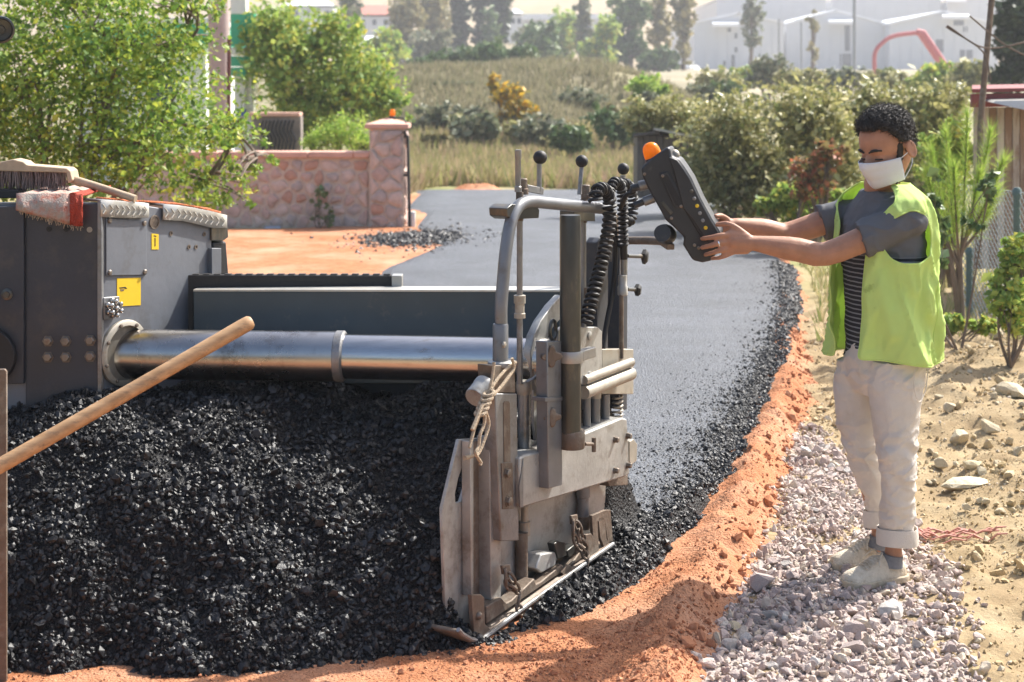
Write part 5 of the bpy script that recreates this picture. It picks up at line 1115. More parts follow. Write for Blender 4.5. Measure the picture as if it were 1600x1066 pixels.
c = np.array([cx + .06, cy, pt + .12]); MB().lathe(c, UP, [(.05, 0), (.05, .04), (.035, .05)], 14).build('lamp_base', m_black, bl_); MB().lathe(c + UP * .05, UP, [(.035, 0), (.04, .02), (.036, .07), (.022, .09), (.001, .095)], 16).build('lamp_dome', m_amb, bl_)
MB().tube([c + np.array([.03, 0, .03]), c + np.array([.16, -.02, .02]), c + np.array([.2, -.1, -.05])], .012, 8).build('lamp_cable', m_black, bl_)
gp = thing('gate_post', 'thin black gate pipe standing on a white foot beside the pillar', 'gate post', (XP + .07, DW - .1, -.22))
pz = lambda py: H - (py - YH) / F * (DW - .1)
MB().tube([(XP + .0, DW - .1, pz(205)), (XP + .02, DW - .1, pz(210)), (XP + .05, DW - .1, pz(214)), (XP + .08, DW - .1, pz(358))], .022, 10).build('pipe', m_black, gp)
for py in (214, 274): MB().box([XP + .03, DW - .09, pz(py)], (.07, .03, .03)).build('hinge', m_black, gp)
MB().box([XP + .10, DW - .07, pz(344)], (.11, .06, .24)).build('white_foot', M('white_paint', (.75, .75, .72), .6, var=.05), gp, bevel=.02)
# concrete pole and buildings seen through the tree
m_conc = M('pinkish_concrete', (.42, .34, .32), .9, var=.1, scale=5, bump=.2)
pole = MB(); pc = P(346, 360, 24); pole.tube([(pc[0], 24, -.3), (pc[0] - .05, 24, 3.6)], [.17, .155], 18); tag(pole.build('concrete_pole', m_conc), 'pinkish concrete pole standing behind the leafy tree', 'pole')
dp = MB().tube([P(356, 340, 23.7), P(358, 60, 23.7)], .03, 8); tag(dp.build('downpipe', M('dark_red_paint', (.10, .025, .02), .6)), 'thin dark red pipe running up beside the concrete pole', 'pipe')
m_grn = M('green_panel', (.05, .42, .24), .5, var=.08, scale=3); m_wht = M('white_panel', (.78, .78, .76), .6, var=.05, scale=3); m_blu = M('blue_panel', (.03, .06, .35), .5)
tw = thing('sign_tower', 'white sign column with green stripes behind the garden wall', 'sign', P(380, 245, 30))
def slab(x0, x1, y0, y1, d, th, name, mat, par, bevel=.01):
    return MB().prism([P(x0, y0, d), P(x1, y0, d), P(x1, y1, d), P(x0, y1, d)], (0, th, 0)).build(name, mat, par, bevel=bevel)
slab(366, 383, 116, 245, 30, .3, 'column', m_wht, tw); slab(384, 395, 50, 245, 30.1, .3, 'side_column', m_wht, tw)
for y0, y1, m_ in ((-30, 22, m_wht), (22, 72, m_grn), (74, 86, m_wht), (88, 104, m_grn), (105, 119, m_grn)): slab(360, 384, y0, y1, 29.95, .3, 'panel', m_, tw)
for y0, y1, m_ in ((20, 66, m_grn), (66, 88, m_wht), (88, 106, m_grn)): slab(384.5, 397, y0, y1, 29.97, .3, 'panel', m_, tw)
slab(371, 384, 171, 182, 29.9, .1, 'blue_plate', m_blu, tw)
ks = thing('kiosk', 'white kiosk with a green canopy half hidden by the leafy tree', 'building', P(250, 330, 32))
slab(120, 322, 70, 340, 32, 4, 'wall', m_wht, ks); slab(100, 326, 36, 70, 31.5, 5, 'canopy', m_grn, ks); slab(98, 328, 28, 37, 31.4, 5.2, 'canopy_edge', m_wht, ks)
for a in (150, 230): slab(a, a + 40, 110, 200, 31.96, .06, 'window', M('kiosk_glass', (.05, .08, .10), .1), ks)
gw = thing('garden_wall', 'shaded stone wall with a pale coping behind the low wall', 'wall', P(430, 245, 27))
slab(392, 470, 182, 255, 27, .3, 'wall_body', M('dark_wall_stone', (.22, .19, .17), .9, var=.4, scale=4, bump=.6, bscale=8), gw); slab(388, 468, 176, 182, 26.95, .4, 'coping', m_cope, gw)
for k in range(9):
    a = 410 + k * 6; q = MB(); q.tube(spline([P(a, 236, 26.9), P(a + 3, 218, 26.9), P(a - 3, 203, 26.9), P(a + 1, 188, 26.9)], 4), .02, 6); q.build('iron_scroll', m_black, gw)
bt_ = thing('plastic_bottle', 'crushed clear plastic bottle on the orange soil by the wall', 'bottle', (*G(408, 357), -.17)); g = G(408, 357)
b0 = np.array([g[0], g[1], float(soil_z(g[:1], g[1:])[0]) + .045]); MB().lathe(b0, (1, .2, 0), [(.012, 0), (.014, .03), (.042, .07), (.045, .12), (.040, .17), (.044, .22), (.043, .26), (.03, .27)], 16).build('bottle_body', M('pale_plastic', (.55, .62, .75), .15, var=.1, trans=.4), bt_); MB().cyl(b0 - np.array([.03, .006, 0]), b0, .015).build('bottle_cap', m_blu, bt_)

# ---------------------------------------------------------------- vegetation
m_bark = M('bark', (.17, .13, .10), .95, var=.3, scale=14, bump=.6, bscale=30, stretch=(1, 1, .3))
def leafmat(name, cols, trans=.38, rough=.5, spec=.4):
    return RM(name, [(i / (len(cols) - 1), c) for i, c in enumerate(cols)], rough, spec, trans=trans)
L_bright = leafmat('leaf_bright', [(0.063, 0.136, 0.023), (0.128, 0.236, 0.036), (0.217, 0.345, 0.054), (0.361, 0.452, 0.063), (0.543, 0.524, 0.072)], .42)
L_mid = leafmat('leaf_mid', [(0.121, 0.217, 0.048), (0.217, 0.338, 0.072), (0.338, 0.461, 0.097), (0.484, 0.532, 0.121), (0.750, 0.581, 0.097)], .4)
L_olive = leafmat('leaf_olive', [(0.114, 0.151, 0.050), (0.226, 0.253, 0.088), (0.378, 0.352, 0.139), (0.504, 0.480, 0.201), (0.750, 0.681, 0.454)], .3, .45, .5)
L_red = leafmat('leaf_autumn', [(.12, .14, .05), (.20, .18, .07), (.28, .20, .08), (.45, .17, .08), (.60, .18, .09)], .35)
L_grey = leafmat('leaf_grey', [(0.107, 0.143, 0.081), (0.178, 0.214, 0.125), (0.285, 0.285, 0.178), (0.392, 0.356, 0.250)], .25)
L_dark = leafmat('leaf_dark', [(.02, .04, .018), (.035, .06, .025), (.06, .085, .035)], .2)
L_pale = leafmat('leaf_pale', [(0.186, 0.186, 0.085), (0.264, 0.248, 0.116), (0.341, 0.295, 0.139), (0.419, 0.341, 0.155)], .3)
L_lime = leafmat('leaf_lime', [(0.155, 0.295, 0.046), (0.264, 0.419, 0.062), (0.403, 0.527, 0.093), (0.558, 0.620, 0.155)], .5)
L_yel = leafmat('leaf_yellow', [(.14, .17, .06), (.30, .26, .06), (.80, .50, .03), (.85, .58, .05)], .4)
L_hedge = leafmat('leaf_hedge', [(0.060, 0.121, 0.040), (0.101, 0.172, 0.060), (0.151, 0.222, 0.081), (0.202, 0.242, 0.121)], .2)
def tree(name, label, cat, d, clusters, n, leaf, mat, base_px, group=None, seed=0, trunk_r=.06, dz=None, clump=.30, per=11, stems=1, up=.35, aspect=.62, ground=None, droop=0):
    r_ = np.random.default_rng(1000 + seed); rr = random.Random(seed); k = d / F
    bx = (base_px - 800) * k; gz0 = float(terrain(np.array([bx]), np.array([d]))[0]) if ground is None else ground
    t = thing(name, label, cat, (bx, d, gz0), group)
    wts = np.array([c[2] * c[3] for c in clusters], float); wts /= wts.sum(); pos = []; cents = []
    for c, w_ in zip(clusters, wts):
        C = P(c[0], c[1], d + (c[4] if len(c) > 4 else 0)); R = np.array([c[2] * k, min(c[2], c[3]) * k * 1.0 if dz is None else dz, c[3] * k]); m = max(3, int(n * w_ / per))
        q = r_.normal(size=(m, 3)); q /= np.linalg.norm(q, axis=1)[:, None]; q *= (r_.random(m) ** .42)[:, None] * (1 + .16 * r_.normal(size=m))[:, None]
        cc = C + q * R; cents.append((C, cc, R)); cs = clump * min(R[0], R[2]) * r_.uniform(.5, 1.2, m)
        lv = np.repeat(cc, per, 0) + r_.normal(size=(m * per, 3)) * np.repeat(np.minimum(cs, leaf * 6), per)[:, None] * .55
        pos.append(lv)
    pos = np.concatenate(pos); pos[:, 2] = np.maximum(pos[:, 2], gz0 + .02); V, T, A = leaf_mesh(pos, leaf, r_, up, aspect, droop)
    A = np.clip(A * .75 + .25 * np.repeat(np.repeat(r_.random(len(pos) // per), per), 4)[:len(A)], 0, 1)
    arr_obj('crown', V, T, 3, mat, t, attr=A)
    tk = MB(); top = np.mean([c[0] for c in cents], 0)
    for s_ in range(stems):
        b = np.array([bx + (rr.uniform(-.5, .5) * trunk_r * 5 if stems > 1 else 0), d, gz0 - .05])
        for ci, (C, cc, R) in enumerate(cents):
            if ci > 2: b = min((q[0] for q in cents[:ci]), key=lambda q: np.linalg.norm(q - C))
            mid = b * .45 + C * .55 + np.array([rr.uniform(-.1, .1), rr.uniform(-.1, .1), -.1 * abs(C[2] - b[2])]); pts = spline([b, mid, C], 6)
            tk.tube(pts, list(np.linspace(trunk_r * (1 if ci < 3 else .4), trunk_r * .25, len(pts))), 7)
            for e in cc[:: max(1, len(cc) // 7)]:
                p0 = pts[rr.randrange(5, len(pts))]; tk.tube(spline([p0, (p0 + e) / 2 + np.array([0, 0, .05 * np.linalg.norm(e - p0)]), e], 3), list(np.linspace(trunk_r * .32, trunk_r * .08, 7)), 5)
    tk.build('trunk', m_bark, t, fix=False); return t
# the big leafy tree behind the screed box
tree('leafy_tree', 'large sunlit leafy tree spreading behind the screed box and broom', 'tree', 12.5, [(60, 110, 150, 150), (190, 70, 120, 100), (255, 190, 120, 105), (150, 250, 130, 70), (-40, 200, 110, 160), (290, 70, 50, 50), (300, 5, 70, 25), (370, 205, 45, 32), (320, 290, 70, 40), (110, -20, 160, 50), (395, 262, 30, 18)], 30000, .0225, L_bright, 60, seed=1, trunk_r=.035, stems=2, dz=1.0, clump=.36)
tree('fruit_tree', 'broad green tree with a few orange leaves behind the stone wall', 'tree', 30, [(455, 100, 70, 80), (550, 130, 75, 60), (420, 50, 45, 50), (595, 165, 45, 32), (490, 185, 70, 40), (520, 55, 50, 40)], 15000, .052, L_mid, 500, seed=2, trunk_r=.08)
tree('feathery_shrub', 'light green feathery shrub leaning over the coping of the stone wall', 'shrub', 25, [(530, 210, 50, 32), (570, 222, 25, 22), (490, 225, 22, 18)], 3600, .036, L_lime, 530, seed=3, trunk_r=.03, stems=3, aspect=.25)
tree('weed', 'scraggly green weed growing at the foot of the stone wall', 'plant', 21.7, [(500, 320, 14, 32), (512, 340, 14, 16)], 260, .03, L_hedge, 503, seed=4, trunk_r=.01, stems=3)
# shrubs behind the road on the right
SH = [('olive shrub growing beside the wooden hut roof', 24, [(1050, 190, 60, 40), (1010, 180, 40, 30), (1090, 225, 45, 35), (1070, 280, 50, 45)], 7000, L_olive, 1050),
      ('wide olive shrub between the hut and the worker\'s far arm', 21, [(1150, 210, 80, 65), (1120, 260, 60, 45), (1200, 270, 60, 45), (1150, 305, 70, 35)], 11000, L_olive, 1150),
      ('tall grey-olive shrub behind the face mask', 20, [(1260, 190, 75, 60), (1300, 240, 60, 60), (1270, 310, 70, 45)], 10000, L_olive, 1270),
      ('shrub with red autumn leaves behind the worker\'s chest', 18, [(1262, 278, 38, 34), (1295, 240, 26, 22)], 1300, L_red, 1262),
      ('thick shrub topping out behind the worker\'s head', 21, [(1380, 170, 80, 45), (1440, 200, 60, 60), (1480, 160, 40, 35), (1400, 290, 100, 70)], 13000, L_olive, 1400),
      ('low green bush at the foot of the olive shrubs', 18.5, [(1235, 312, 36, 26), (1290, 310, 26, 20), (1200, 325, 22, 14)], 2600, L_mid, 1240),
      ('leafy bush beside the worker\'s shoulder in front of the shed', 15, [(1480, 250, 36, 60), (1470, 330, 26, 60)], 3000, L_mid, 1478)]
for i, (lab, d, cl, n, mt, bx) in enumerate(SH): tree('shrub', lab, 'shrub', d, cl, n, .036, mt, bx, 'shrubs beyond the road', seed=20 + i, trunk_r=.035, stems=2)
tree('roadside_bush', 'green bush at the lower end of the wire fence', 'bush', 9.6, [(1578, 470, 34, 60), (1590, 400, 24, 45)], 1500, .026, L_mid, 1580, seed=30, trunk_r=.012, stems=3)
tree('ground_weeds', 'low green weeds under the young pine', 'plant', 10.6, [(1490, 505, 40, 14), (1535, 510, 26, 14)], 800, .024, L_mid, 1500, seed=31, trunk_r=.008, stems=3)
tree('round_leaf_sapling', 'dark round-leaved sapling standing against the wire fence', 'sapling', 10.2, [(1462, 330, 20, 50), (1545, 290, 28, 25), (1465, 400, 18, 40), (1525, 345, 20, 20)], 380, .026, L_hedge, 1500, seed=32, trunk_r=.010, stems=1, aspect=.85)
# young pine with long soft needles
r_ = np.random.default_rng(77); d = 10.8; pn = thing('young_pine', 'bright green young pine with long needles beside the wire fence', 'tree', P(1502, 505, d))
tips = [((1500, 470), (1478, 205)), ((1500, 430), (1512, 180)), ((1502, 400), (1548, 205)), ((1498, 420), (1448, 270)), ((1505, 380), (1568, 250)), ((1500, 400), (1530, 270)), ((1498, 400), (1490, 260)), ((1500, 420), (1455, 235)), ((1505, 390), (1556, 300))]
tk = MB(); NV = []
for (a0, b0), (a1, b1) in tips:
    dd = r_.uniform(-.25, .25); p0, p1 = P(a0, b0, d), P(a1, b1, d + dd); pts = np.array(spline([p0, p0 * .5 + p1 * .5 + np.array([0, 0, -.05]), p1], 8)); tk.tube(list(pts), list(np.linspace(.012, .004, len(pts))), 6)
    for q in range(620):
        t = .25 + .75 * r_.random() ** .7; i = min(int(t * (len(pts) - 1)), len(pts) - 2); b = pts[i] + (pts[i + 1] - pts[i]) * r_.random(); ax = pts[i + 1] - pts[i]; ax /= np.linalg.norm(ax)
        v = ax * 1.2 + r_.normal(size=3) * .55; v /= np.linalg.norm(v); s = np.cross(v, r_.normal(size=3)); s /= np.linalg.norm(s); L_ = r_.uniform(.09, .15); NV.append([b - s * .0016, b + s * .0016, b + v * L_])
tk.tube([P(1502, 510, d), P(1500, 450, d), P(1500, 400, d)], [.03, .024, .016], 8); tk.tube([P(1500, 505, d), P(1492, 440, d), P(1480, 380, d)], [.026, .02, .012], 8); tk.build('trunk', m_bark, pn)
NV = np.array(NV).reshape(-1, 3); arr_obj('needles', NV, np.arange(len(NV)).reshape(-1, 3), 3, L_lime, pn, attr=np.repeat(r_.random(len(NV) // 3), 3))
# grass, dry herbs and bushes on the verge and embankment
def grass(name, label, n, xf, hgt, cols, seed):
    r_ = np.random.default_rng(seed); x, y = xf(r_, n); z = terrain(x, y); h_ = hgt * r_.uniform(.5, 1.4, len(x)); g = r_.uniform(0, 6.28, len(x)); w_ = h_ * .10
    lean = r_.normal(0, .3, (len(x), 2)) * h_[:, None]; b = np.stack([x, y, z - .02], 1); s = np.stack([np.cos(g), np.sin(g), 0 * g], 1) * w_[:, None]; V = np.stack([b - s, b + s, b + np.stack([lean[:, 0], lean[:, 1], h_], 1)], 1).reshape(-1, 3)
    tag(arr_obj(name, V, np.arange(len(V)).reshape(-1, 3), 3, leafmat(name, cols, .35, .7, .2), attr=np.repeat(r_.random(len(x)), 3), loc=(0, 0, 0)), label, 'grass', kind='stuff')
def offroad(x, y): return (sdist(SOIL, x, y) < -.1)
def _v(r_, n):
    y = r_.uniform(27, 46, n); x = r_.uniform(-.09, .13, n) * y; k = offroad(x, y); return x[k], y[k]
grass('dry_grass', 'dry grass and weeds on the verge beyond the end of the road', 26000, _v, .38, [(.18, .22, .07), (.32, .30, .12), (.42, .34, .18), (.42, .29, .21)], 81)
def _b(r_, n): y = r_.uniform(42, 60, n); x = r_.uniform(-.1, .16, n) * y; k = fbm(x * .5, y * .5, o=3, seed=95) > -.75; return x[k], y[k]
grass('embankment_grass', 'grey-brown dry growth covering the embankment', 36000, _b, .27, [(.18, .18, .10), (.28, .25, .16), (.35, .31, .20), (.21, .22, .11)], 82)
def _e(r_, n): y = r_.uniform(11, 20, n); x = y * .10 + r_.uniform(.9, 6, n); k = offroad(x, y); return x[k], y[k]
grass('roadside_grass', 'patchy grass under the shrubs on the right', 9000, _e, .12, [(.2, .25, .08), (.38, .34, .15), (.50, .41, .24)], 83)
bsh = [(690, 185, 34, 22, L_grey, 46, 'grey-green bush low on the embankment above the wall end'), (740, 198, 40, 22, L_grey, 44, 'wide grey bush at the foot of the embankment'), (845, 205, 42, 24, L_grey, 44, 'grey bush at the embankment foot above the ball levers'), (905, 160, 40, 24, L_grey, 50, 'pale bush high on the embankment slope'), (960, 195, 44, 26, L_hedge, 43, 'green bush on the embankment beside the beacon'), (700, 150, 36, 18, L_grey, 52, 'sparse bush on the upper embankment left of the yellow flowers'),
       (890, 215, 30, 18, L_hedge, 40, 'small dark green bush between the ball levers'), (1010, 140, 30, 20, L_lime, 52, 'yellow-green bush on the right end of the embankment'), (1090, 150, 36, 18, L_grey, 60, 'grey bush in the hollow right of the embankment'), (1130, 145, 26, 18, L_hedge, 60, 'round green bush in the hollow before the white halls')]
for i, (a, b, rx, ry, mt, d, lab) in enumerate(bsh): tree('bush', lab, 'bush', d, [(a, b, rx, ry), (a + rx * .5, b + ry * .4, rx * .6, ry * .6)], 1300, .085, mt, a, 'bushes on the embankment', seed=40 + i, trunk_r=.03, stems=2)
rb2 = random.Random(33); low = ['first', 'second', 'third', 'fourth', 'fifth', 'sixth', 'seventh', 'eighth', 'ninth', 'tenth', 'eleventh', 'twelfth', 'thirteenth', 'fourteenth']
for i in range(14):
    a = 650 + i * 31 + rb2.uniform(-10, 10); b = rb2.uniform(140, 225); dd = 52 - (b - 140) * .12
    tree('scrub', 'low dry scrub on the embankment, %s counted from the wall end' % low[i], 'scrub', dd, [(a, b, rb2.uniform(12, 26), rb2.uniform(7, 13))], 420, .075, [L_grey, L_pale, L_olive][i % 3], a, 'dry scrub on the embankment', seed=120 + i, trunk_r=.015, stems=2)
tree('yellow_flower_bush', 'tall bush with bright yellow flowers on the embankment', 'bush', 47, [(795, 150, 28, 20), (815, 175, 24, 18), (770, 130, 10, 18), (790, 185, 18, 14)], 1500, .085, L_yel, 795, seed=55, trunk_r=.02, stems=3)
# far trees
FT = [('cypress', 'dark columnar cypress nearest the pale tree', 'tree', 190, [(717, 35, 17, 60)], 1600, .34, L_dark, 717), ('cypress', 'narrow dark cypress in the middle of the three', 'tree', 192, [(751, 20, 12, 70)], 1500, .34, L_dark, 751), ('cypress', 'dark cypress standing next to the round hedge bushes', 'tree', 190, [(782, 15, 16, 60)], 1600, .34, L_dark, 782),
      ('broadleaf_tree', 'pale yellow-green tree before the red-roofed house', 'tree', 170, [(635, 30, 28, 45), (620, 70, 24, 24)], 1700, .36, L_pale, 632), ('broadleaf_tree', 'brownish tall tree left of the cypresses', 'tree', 185, [(680, 20, 26, 55)], 1700, .36, L_pale, 680),
      ('broadleaf_tree', 'green tree before the long white building', 'tree', 180, [(885, 50, 26, 34), (870, 85, 28, 22)], 1800, .34, L_mid, 885), ('broadleaf_tree', 'dark narrow tree rising above the green tree', 'tree', 175, [(912, 40, 11, 70)], 1300, .32, L_grey, 912),
      ('pine_tree', 'spreading dark pine left of the poplars', 'tree', 165, [(985, 15, 30, 30), (960, 65, 30, 28), (990, 75, 24, 24)], 2300, .36, L_hedge, 985), ('poplar_tree', 'thin pale poplar beside the spreading pine', 'tree', 170, [(1030, 35, 16, 60)], 1300, .3, L_pale, 1030), ('poplar_tree', 'tall pale poplar at the corner of the white hall', 'tree', 165, [(1068, 25, 17, 75)], 1700, .3, L_pale, 1068), ('poplar_tree', 'bare greyish poplar in front of the white hall', 'tree', 160, [(1174, 30, 16, 50)], 900, .26, L_grey, 1172),
      ('broadleaf_tree', 'hazy tree above the fruit tree beside the red roof', 'tree', 150, [(545, 25, 20, 50)], 1100, .32, L_grey, 545), ('broadleaf_tree', 'olive tree at the left of the long white building', 'tree', 170, [(825, 70, 22, 30)], 1000, .32, L_grey, 825),
      ('dark_conifer', 'dark conifer at the top right corner behind the shed', 'tree', 40, [(1590, 60, 30, 75), (1575, 120, 26, 22)], 3600, .11, L_dark, 1592), ('young_tree', 'small thin tree between the white halls', 'tree', 150, [(1268, 40, 10, 22), (1272, 80, 10, 16)], 300, .26, L_pale, 1270), ('shrub', 'pale shrub at the near corner of the white halls', 'shrub', 70, [(1205, 108, 34, 20), (1190, 125, 30, 14)], 1500, .12, L_grey, 1200)]
FT += [('broadleaf_tree', 'dark green tree behind the hedge row under the long white building', 'tree', 150, [(845, 70, 26, 36)], 1500, .3, L_hedge, 845), ('broadleaf_tree', 'bushy green tree between the dark narrow tree and the pine', 'tree', 155, [(935, 85, 26, 24), (950, 50, 16, 22)], 1600, .3, L_mid, 938), ('broadleaf_tree', 'low green tree under the pale poplars', 'tree', 150, [(1035, 92, 26, 16), (1010, 100, 18, 12)], 1300, .28, L_hedge, 1030), ('broadleaf_tree', 'olive tree filling the gap left of the first cypress', 'tree', 160, [(660, 78, 26, 26), (690, 70, 16, 24)], 1500, .3, L_grey, 662), ('broadleaf_tree', 'green tree at the right behind the fruit tree crown', 'tree', 120, [(600, 80, 30, 34)], 1600, .24, L_mid, 600), ('broadleaf_tree', 'dark tree between the second and third cypress', 'tree', 185, [(766, 50, 14, 36)], 900, .32, L_hedge, 766)]
for k, (a, b, rx, ry, dd) in enumerate([(1120, 128, 40, 20, 75), (1165, 120, 36, 16, 80), (1255, 128, 44, 18, 62), (1320, 125, 46, 18, 66), (1395, 128, 44, 18, 64), (1465, 122, 40, 20, 60), (1520, 118, 34, 22, 58)]):
    FT.append(('bush', ['olive bush in the hollow at the left of the white halls', 'green bush below the bare poplar', 'bush below the small thin tree before the halls', 'bush under the tall lamp post', 'bush under the red arch', 'bush right of the red arch foot', 'bush at the shed end of the far bushes'][k], 'bush', dd, [(a, b, rx, ry), (a - rx * .5, b + 8, rx * .6, ry * .7)], 1500, .12, [L_olive, L_mid, L_olive, L_grey, L_olive, L_mid, L_olive][k], a))
for i, (nm, lab, cat, d, cl, n, lf, mt, bx) in enumerate(FT): tree(nm, lab, cat, d, cl, n, lf, mt, bx, 'far trees' if d > 100 else 'bushes before the white halls', seed=60 + i, trunk_r=.0016 * d)
hd = [(690, 98, 30, 16), (730, 95, 34, 20), (775, 88, 34, 24), (815, 95, 28, 22), (660, 104, 18, 10), (850, 108, 20, 12)]
for i, (a, b, rx, ry) in enumerate(hd): tree('hedge_bush', ['round green bush at the left of the hedge row', 'green bush second in the hedge row', 'tallest green bush of the hedge row under the cypresses', 'green bush at the right of the hedge row', 'smallest bush at the left end of the hedge row', 'low bush at the right end of the hedge row'][i], 'bush', 95, [(a, b, rx, ry)], 1200, .17, L_hedge, a, 'hedge row beyond the embankment', seed=90 + i, trunk_r=.08)

# ---------------------------------------------------------------- shed, hut, fence, poles
m_bd = [M('rusty_board', (.40, .30, .23), .85, var=.25, scale=4, col2=(.58, .52, .45), dirt=(.22, .11, .06), dirt_amt=.4, dscale=5, stretch=(3, 3, .6)), M('pale_board', (.56, .50, .43), .85, var=.2, scale=4, dirt=(.30, .17, .10), dirt_amt=.3, dscale=6, stretch=(3, 3, .6)), M('brown_board', (.30, .20, .14), .85, var=.25, scale=4, dirt=(.5, .42, .34), dirt_amt=.3, dscale=6, stretch=(3, 3, .6))]
ds = 13.5; sh_ = thing('shed', 'weathered board shed with a dark red roof edge behind the fence', 'shed', P(1575, 400, ds))
for k in range(15):
    a = 1522 + k * 12; MB().prism([P(a, 168, ds + .002 * (k % 3)), P(a + 11.3, 168, ds + .002 * (k % 3)), P(a + 11.3, 420, ds), P(a, 420, ds)], (0, .03, 0)).build('board', m_bd[(k * 7 + k // 3) % 3], sh_, bevel=.003)
MB().prism([P(1522, 168, ds + .05), P(1710, 168, ds + .05), P(1710, 420, ds + .05), P(1522, 420, ds + .05)], (.9, .3, 0)).build('shed_core', m_dark, sh_)
m_rr = M('red_roof_paint', (.24, .055, .05), .6, var=.15, scale=6)
MB().prism([P(1519, 147, ds - .25), P(1720, 143, ds - .25), P(1720, 164, ds - .25), P(1519, 168, ds - .25)], (0, .06, 0)).build('roof_edge', m_rr, sh_, bevel=.004)
MB().prism([P(1519, 145, ds - .27), P(1720, 141, ds - .27), P(1720, 134, ds + 2), P(1519, 138, ds + 2)], (0, 0, .03)).build('roof_sheet', m_rr, sh_)
MB().prism([P(1555, 158, ds - .45), P(1720, 154, ds - .45), P(1720, 178, ds - .5), P(1620, 176, ds - .5), P(1552, 161, ds - .5)], (0, .3, .02)).build('awning_sheet', m_tread, sh_)
rpole = MB().tube([P(1529, 420, 12.9), P(1532, 190, 12.9), P(1553, -40, 12.9)], [.026, .025, .024], 10); tag(rpole.build('rusty_pole', m_rust), 'thin rusty pole leaning in front of the shed', 'pole')
ww = MB()
for q in ([(1480, 40), (1540, 75), (1620, 62)], [(1478, 42), (1535, 80), (1548, 125)], [(1515, 25), (1570, 70), (1620, 95)]): ww.tube(spline([P(a, b, 12.6) for a, b in q], 6), .007, 5)
tag(ww.build('bare_branches', m_bark), 'thin bare branches crossing the rusty pole', 'branch')
# chain link fence
fn = thing('wire_fence', 'green chain link fence with round posts at the right edge', 'fence', P(1560, 520, 11.4)); m_fg = M('green_fence_paint', (.10, .16, .15), .5, .2, var=.15, scale=30); m_fw = M('fence_wire', (.42, .48, .47), .5, .3, var=.1)
fa, fb = P(1500, 305, 12.6), P(1680, 300, 10.9); zt_, zb_ = 1.05, -.02; U = fb - fa; U[2] = 0; Lf = np.linalg.norm(U); U /= Lf
zt_ = H - (303 - YH) / F * 11.5
for px, yt, dd in [(1587, 297, None), (1513, 390, None)]:
    t = ((px - 800) / F * fa[1] - fa[0]) / (U[0] - (px - 800) / F * U[1]); q = fa + U * t; top = H - (yt - YH) / F * q[1]
    MB().lathe((q[0], q[1] - .03, -.1), UP, [(.027, 0), (.027, top + .06), (.034, top + .06), (.034, top + .1), (.02, top + .12)], 14).build('post', m_fg, fn)
wm = MB(); cell = .06; hh = zt_ - zb_; nW = int((Lf + hh) / cell)
for s_ in (1, -1):
    for k in range(nW):
        u0 = -hh + k * cell if s_ > 0 else k * cell
        pts = []
        for q in range(2):
            z_ = zb_ + hh * q; u_ = u0 + hh * q if s_ > 0 else u0 + 0 - hh * q
            pts.append((u_, z_))
        (ua, za), (ub, zb2) = pts
        def cut(u): return (u - ua) / (ub - ua)
        lo, hi = sorted((max(0, min(1, cut(0))), max(0, min(1, cut(Lf)))))
        if hi - lo < .02: continue
        A1 = fa + U * (ua + (ub - ua) * lo); A1[2] = za + (zb2 - za) * lo; B1 = fa + U * (ua + (ub - ua) * hi); B1[2] = za + (zb2 - za) * hi; wm.tube([A1, B1], .0034, 4, caps=False)
for z_ in (zt_, zb_ + .03): wm.tube([np.array([fa[0], fa[1], z_]), np.array([fb[0], fb[1], z_])], .003, 5)
o = wm.build('chain_link', m_fw, fn, fix=False); o['kind'] = 'stuff'
# wooden hut and stump by the road
ht = thing('wooden_hut', 'small dark wooden hut with a tilted sheet roof among the shrubs', 'hut', P(1035, 300, 23.2)); m_hw = M('hut_wood', (.12, .11, .10), .9, var=.3, scale=6, stretch=(3, 3, .6)); dh = 23.2
for k in range(8): slab(996 + k * 10, 1005.2 + k * 10, 212, 310, dh, .04, 'board', m_hw, ht, .005)
slab(996, 1076, 213, 310, dh + .06, .8, 'hut_body', m_dark, ht)
MB().prism([P(1022, 203, dh - .3), P(1088, 216, dh - .3), P(1092, 219, dh + .9), P(1020, 207, dh + .9)], (0, 0, .03)).build('roof_sheet', m_tread, ht)
MB().prism([P(990, 213, dh - .15), P(1030, 209, dh - .15), P(1034, 213, dh + .9), P(992, 216, dh + .9)], (0, 0, .04)).build('roof_board', m_hw, ht)
sc_ = G(1168, 336); stp = thing('tree_stump', 'cut tree stump standing by the bend of the road', 'stump', (sc_[0], sc_[1], gz(sc_[1]) - .02)); q = np.array([sc_[0], sc_[1], float(gz(sc_[1])) - .03])
rings = [[q + UP * z_ + np.array([math.cos(g), math.sin(g), 0]) * r0 * (1 + .1 * math.sin(3 * g + z_ * 4) + .06 * math.sin(7 * g)) for g in np.linspace(0, 6.283, 25)[:-1]] for z_, r0 in ((0, .24), (.08, .20), (.2, .175), (.34, .17))]
MB().loft(rings, caps=False).build('bark_sides', M('stump_bark', (.26, .19, .14), .95, var=.35, scale=12, bump=.8, bscale=18), stp); MB().lathe(q + UP * .325, UP, [(.165, 0), (.16, .012)], 24).build('cut_face', M('stump_cut', (.50, .40, .29), .9, var=.2, scale=10), stp)
wsk = MB(); sk = G(1125, 342); rs_ = np.random.default_rng(4); V_, T_ = rock_template(ICO2, 901, .1, 2); V_ = V_ * np.array([.26, .16, .16]) + np.array([sk[0], sk[1], float(gz(sk[1])) + .1])
o = arr_obj('plastic_sack', V_, T_, 3, m_wht, smooth=True); tag(o, 'crumpled white sack lying beside the tree stump', 'sack')
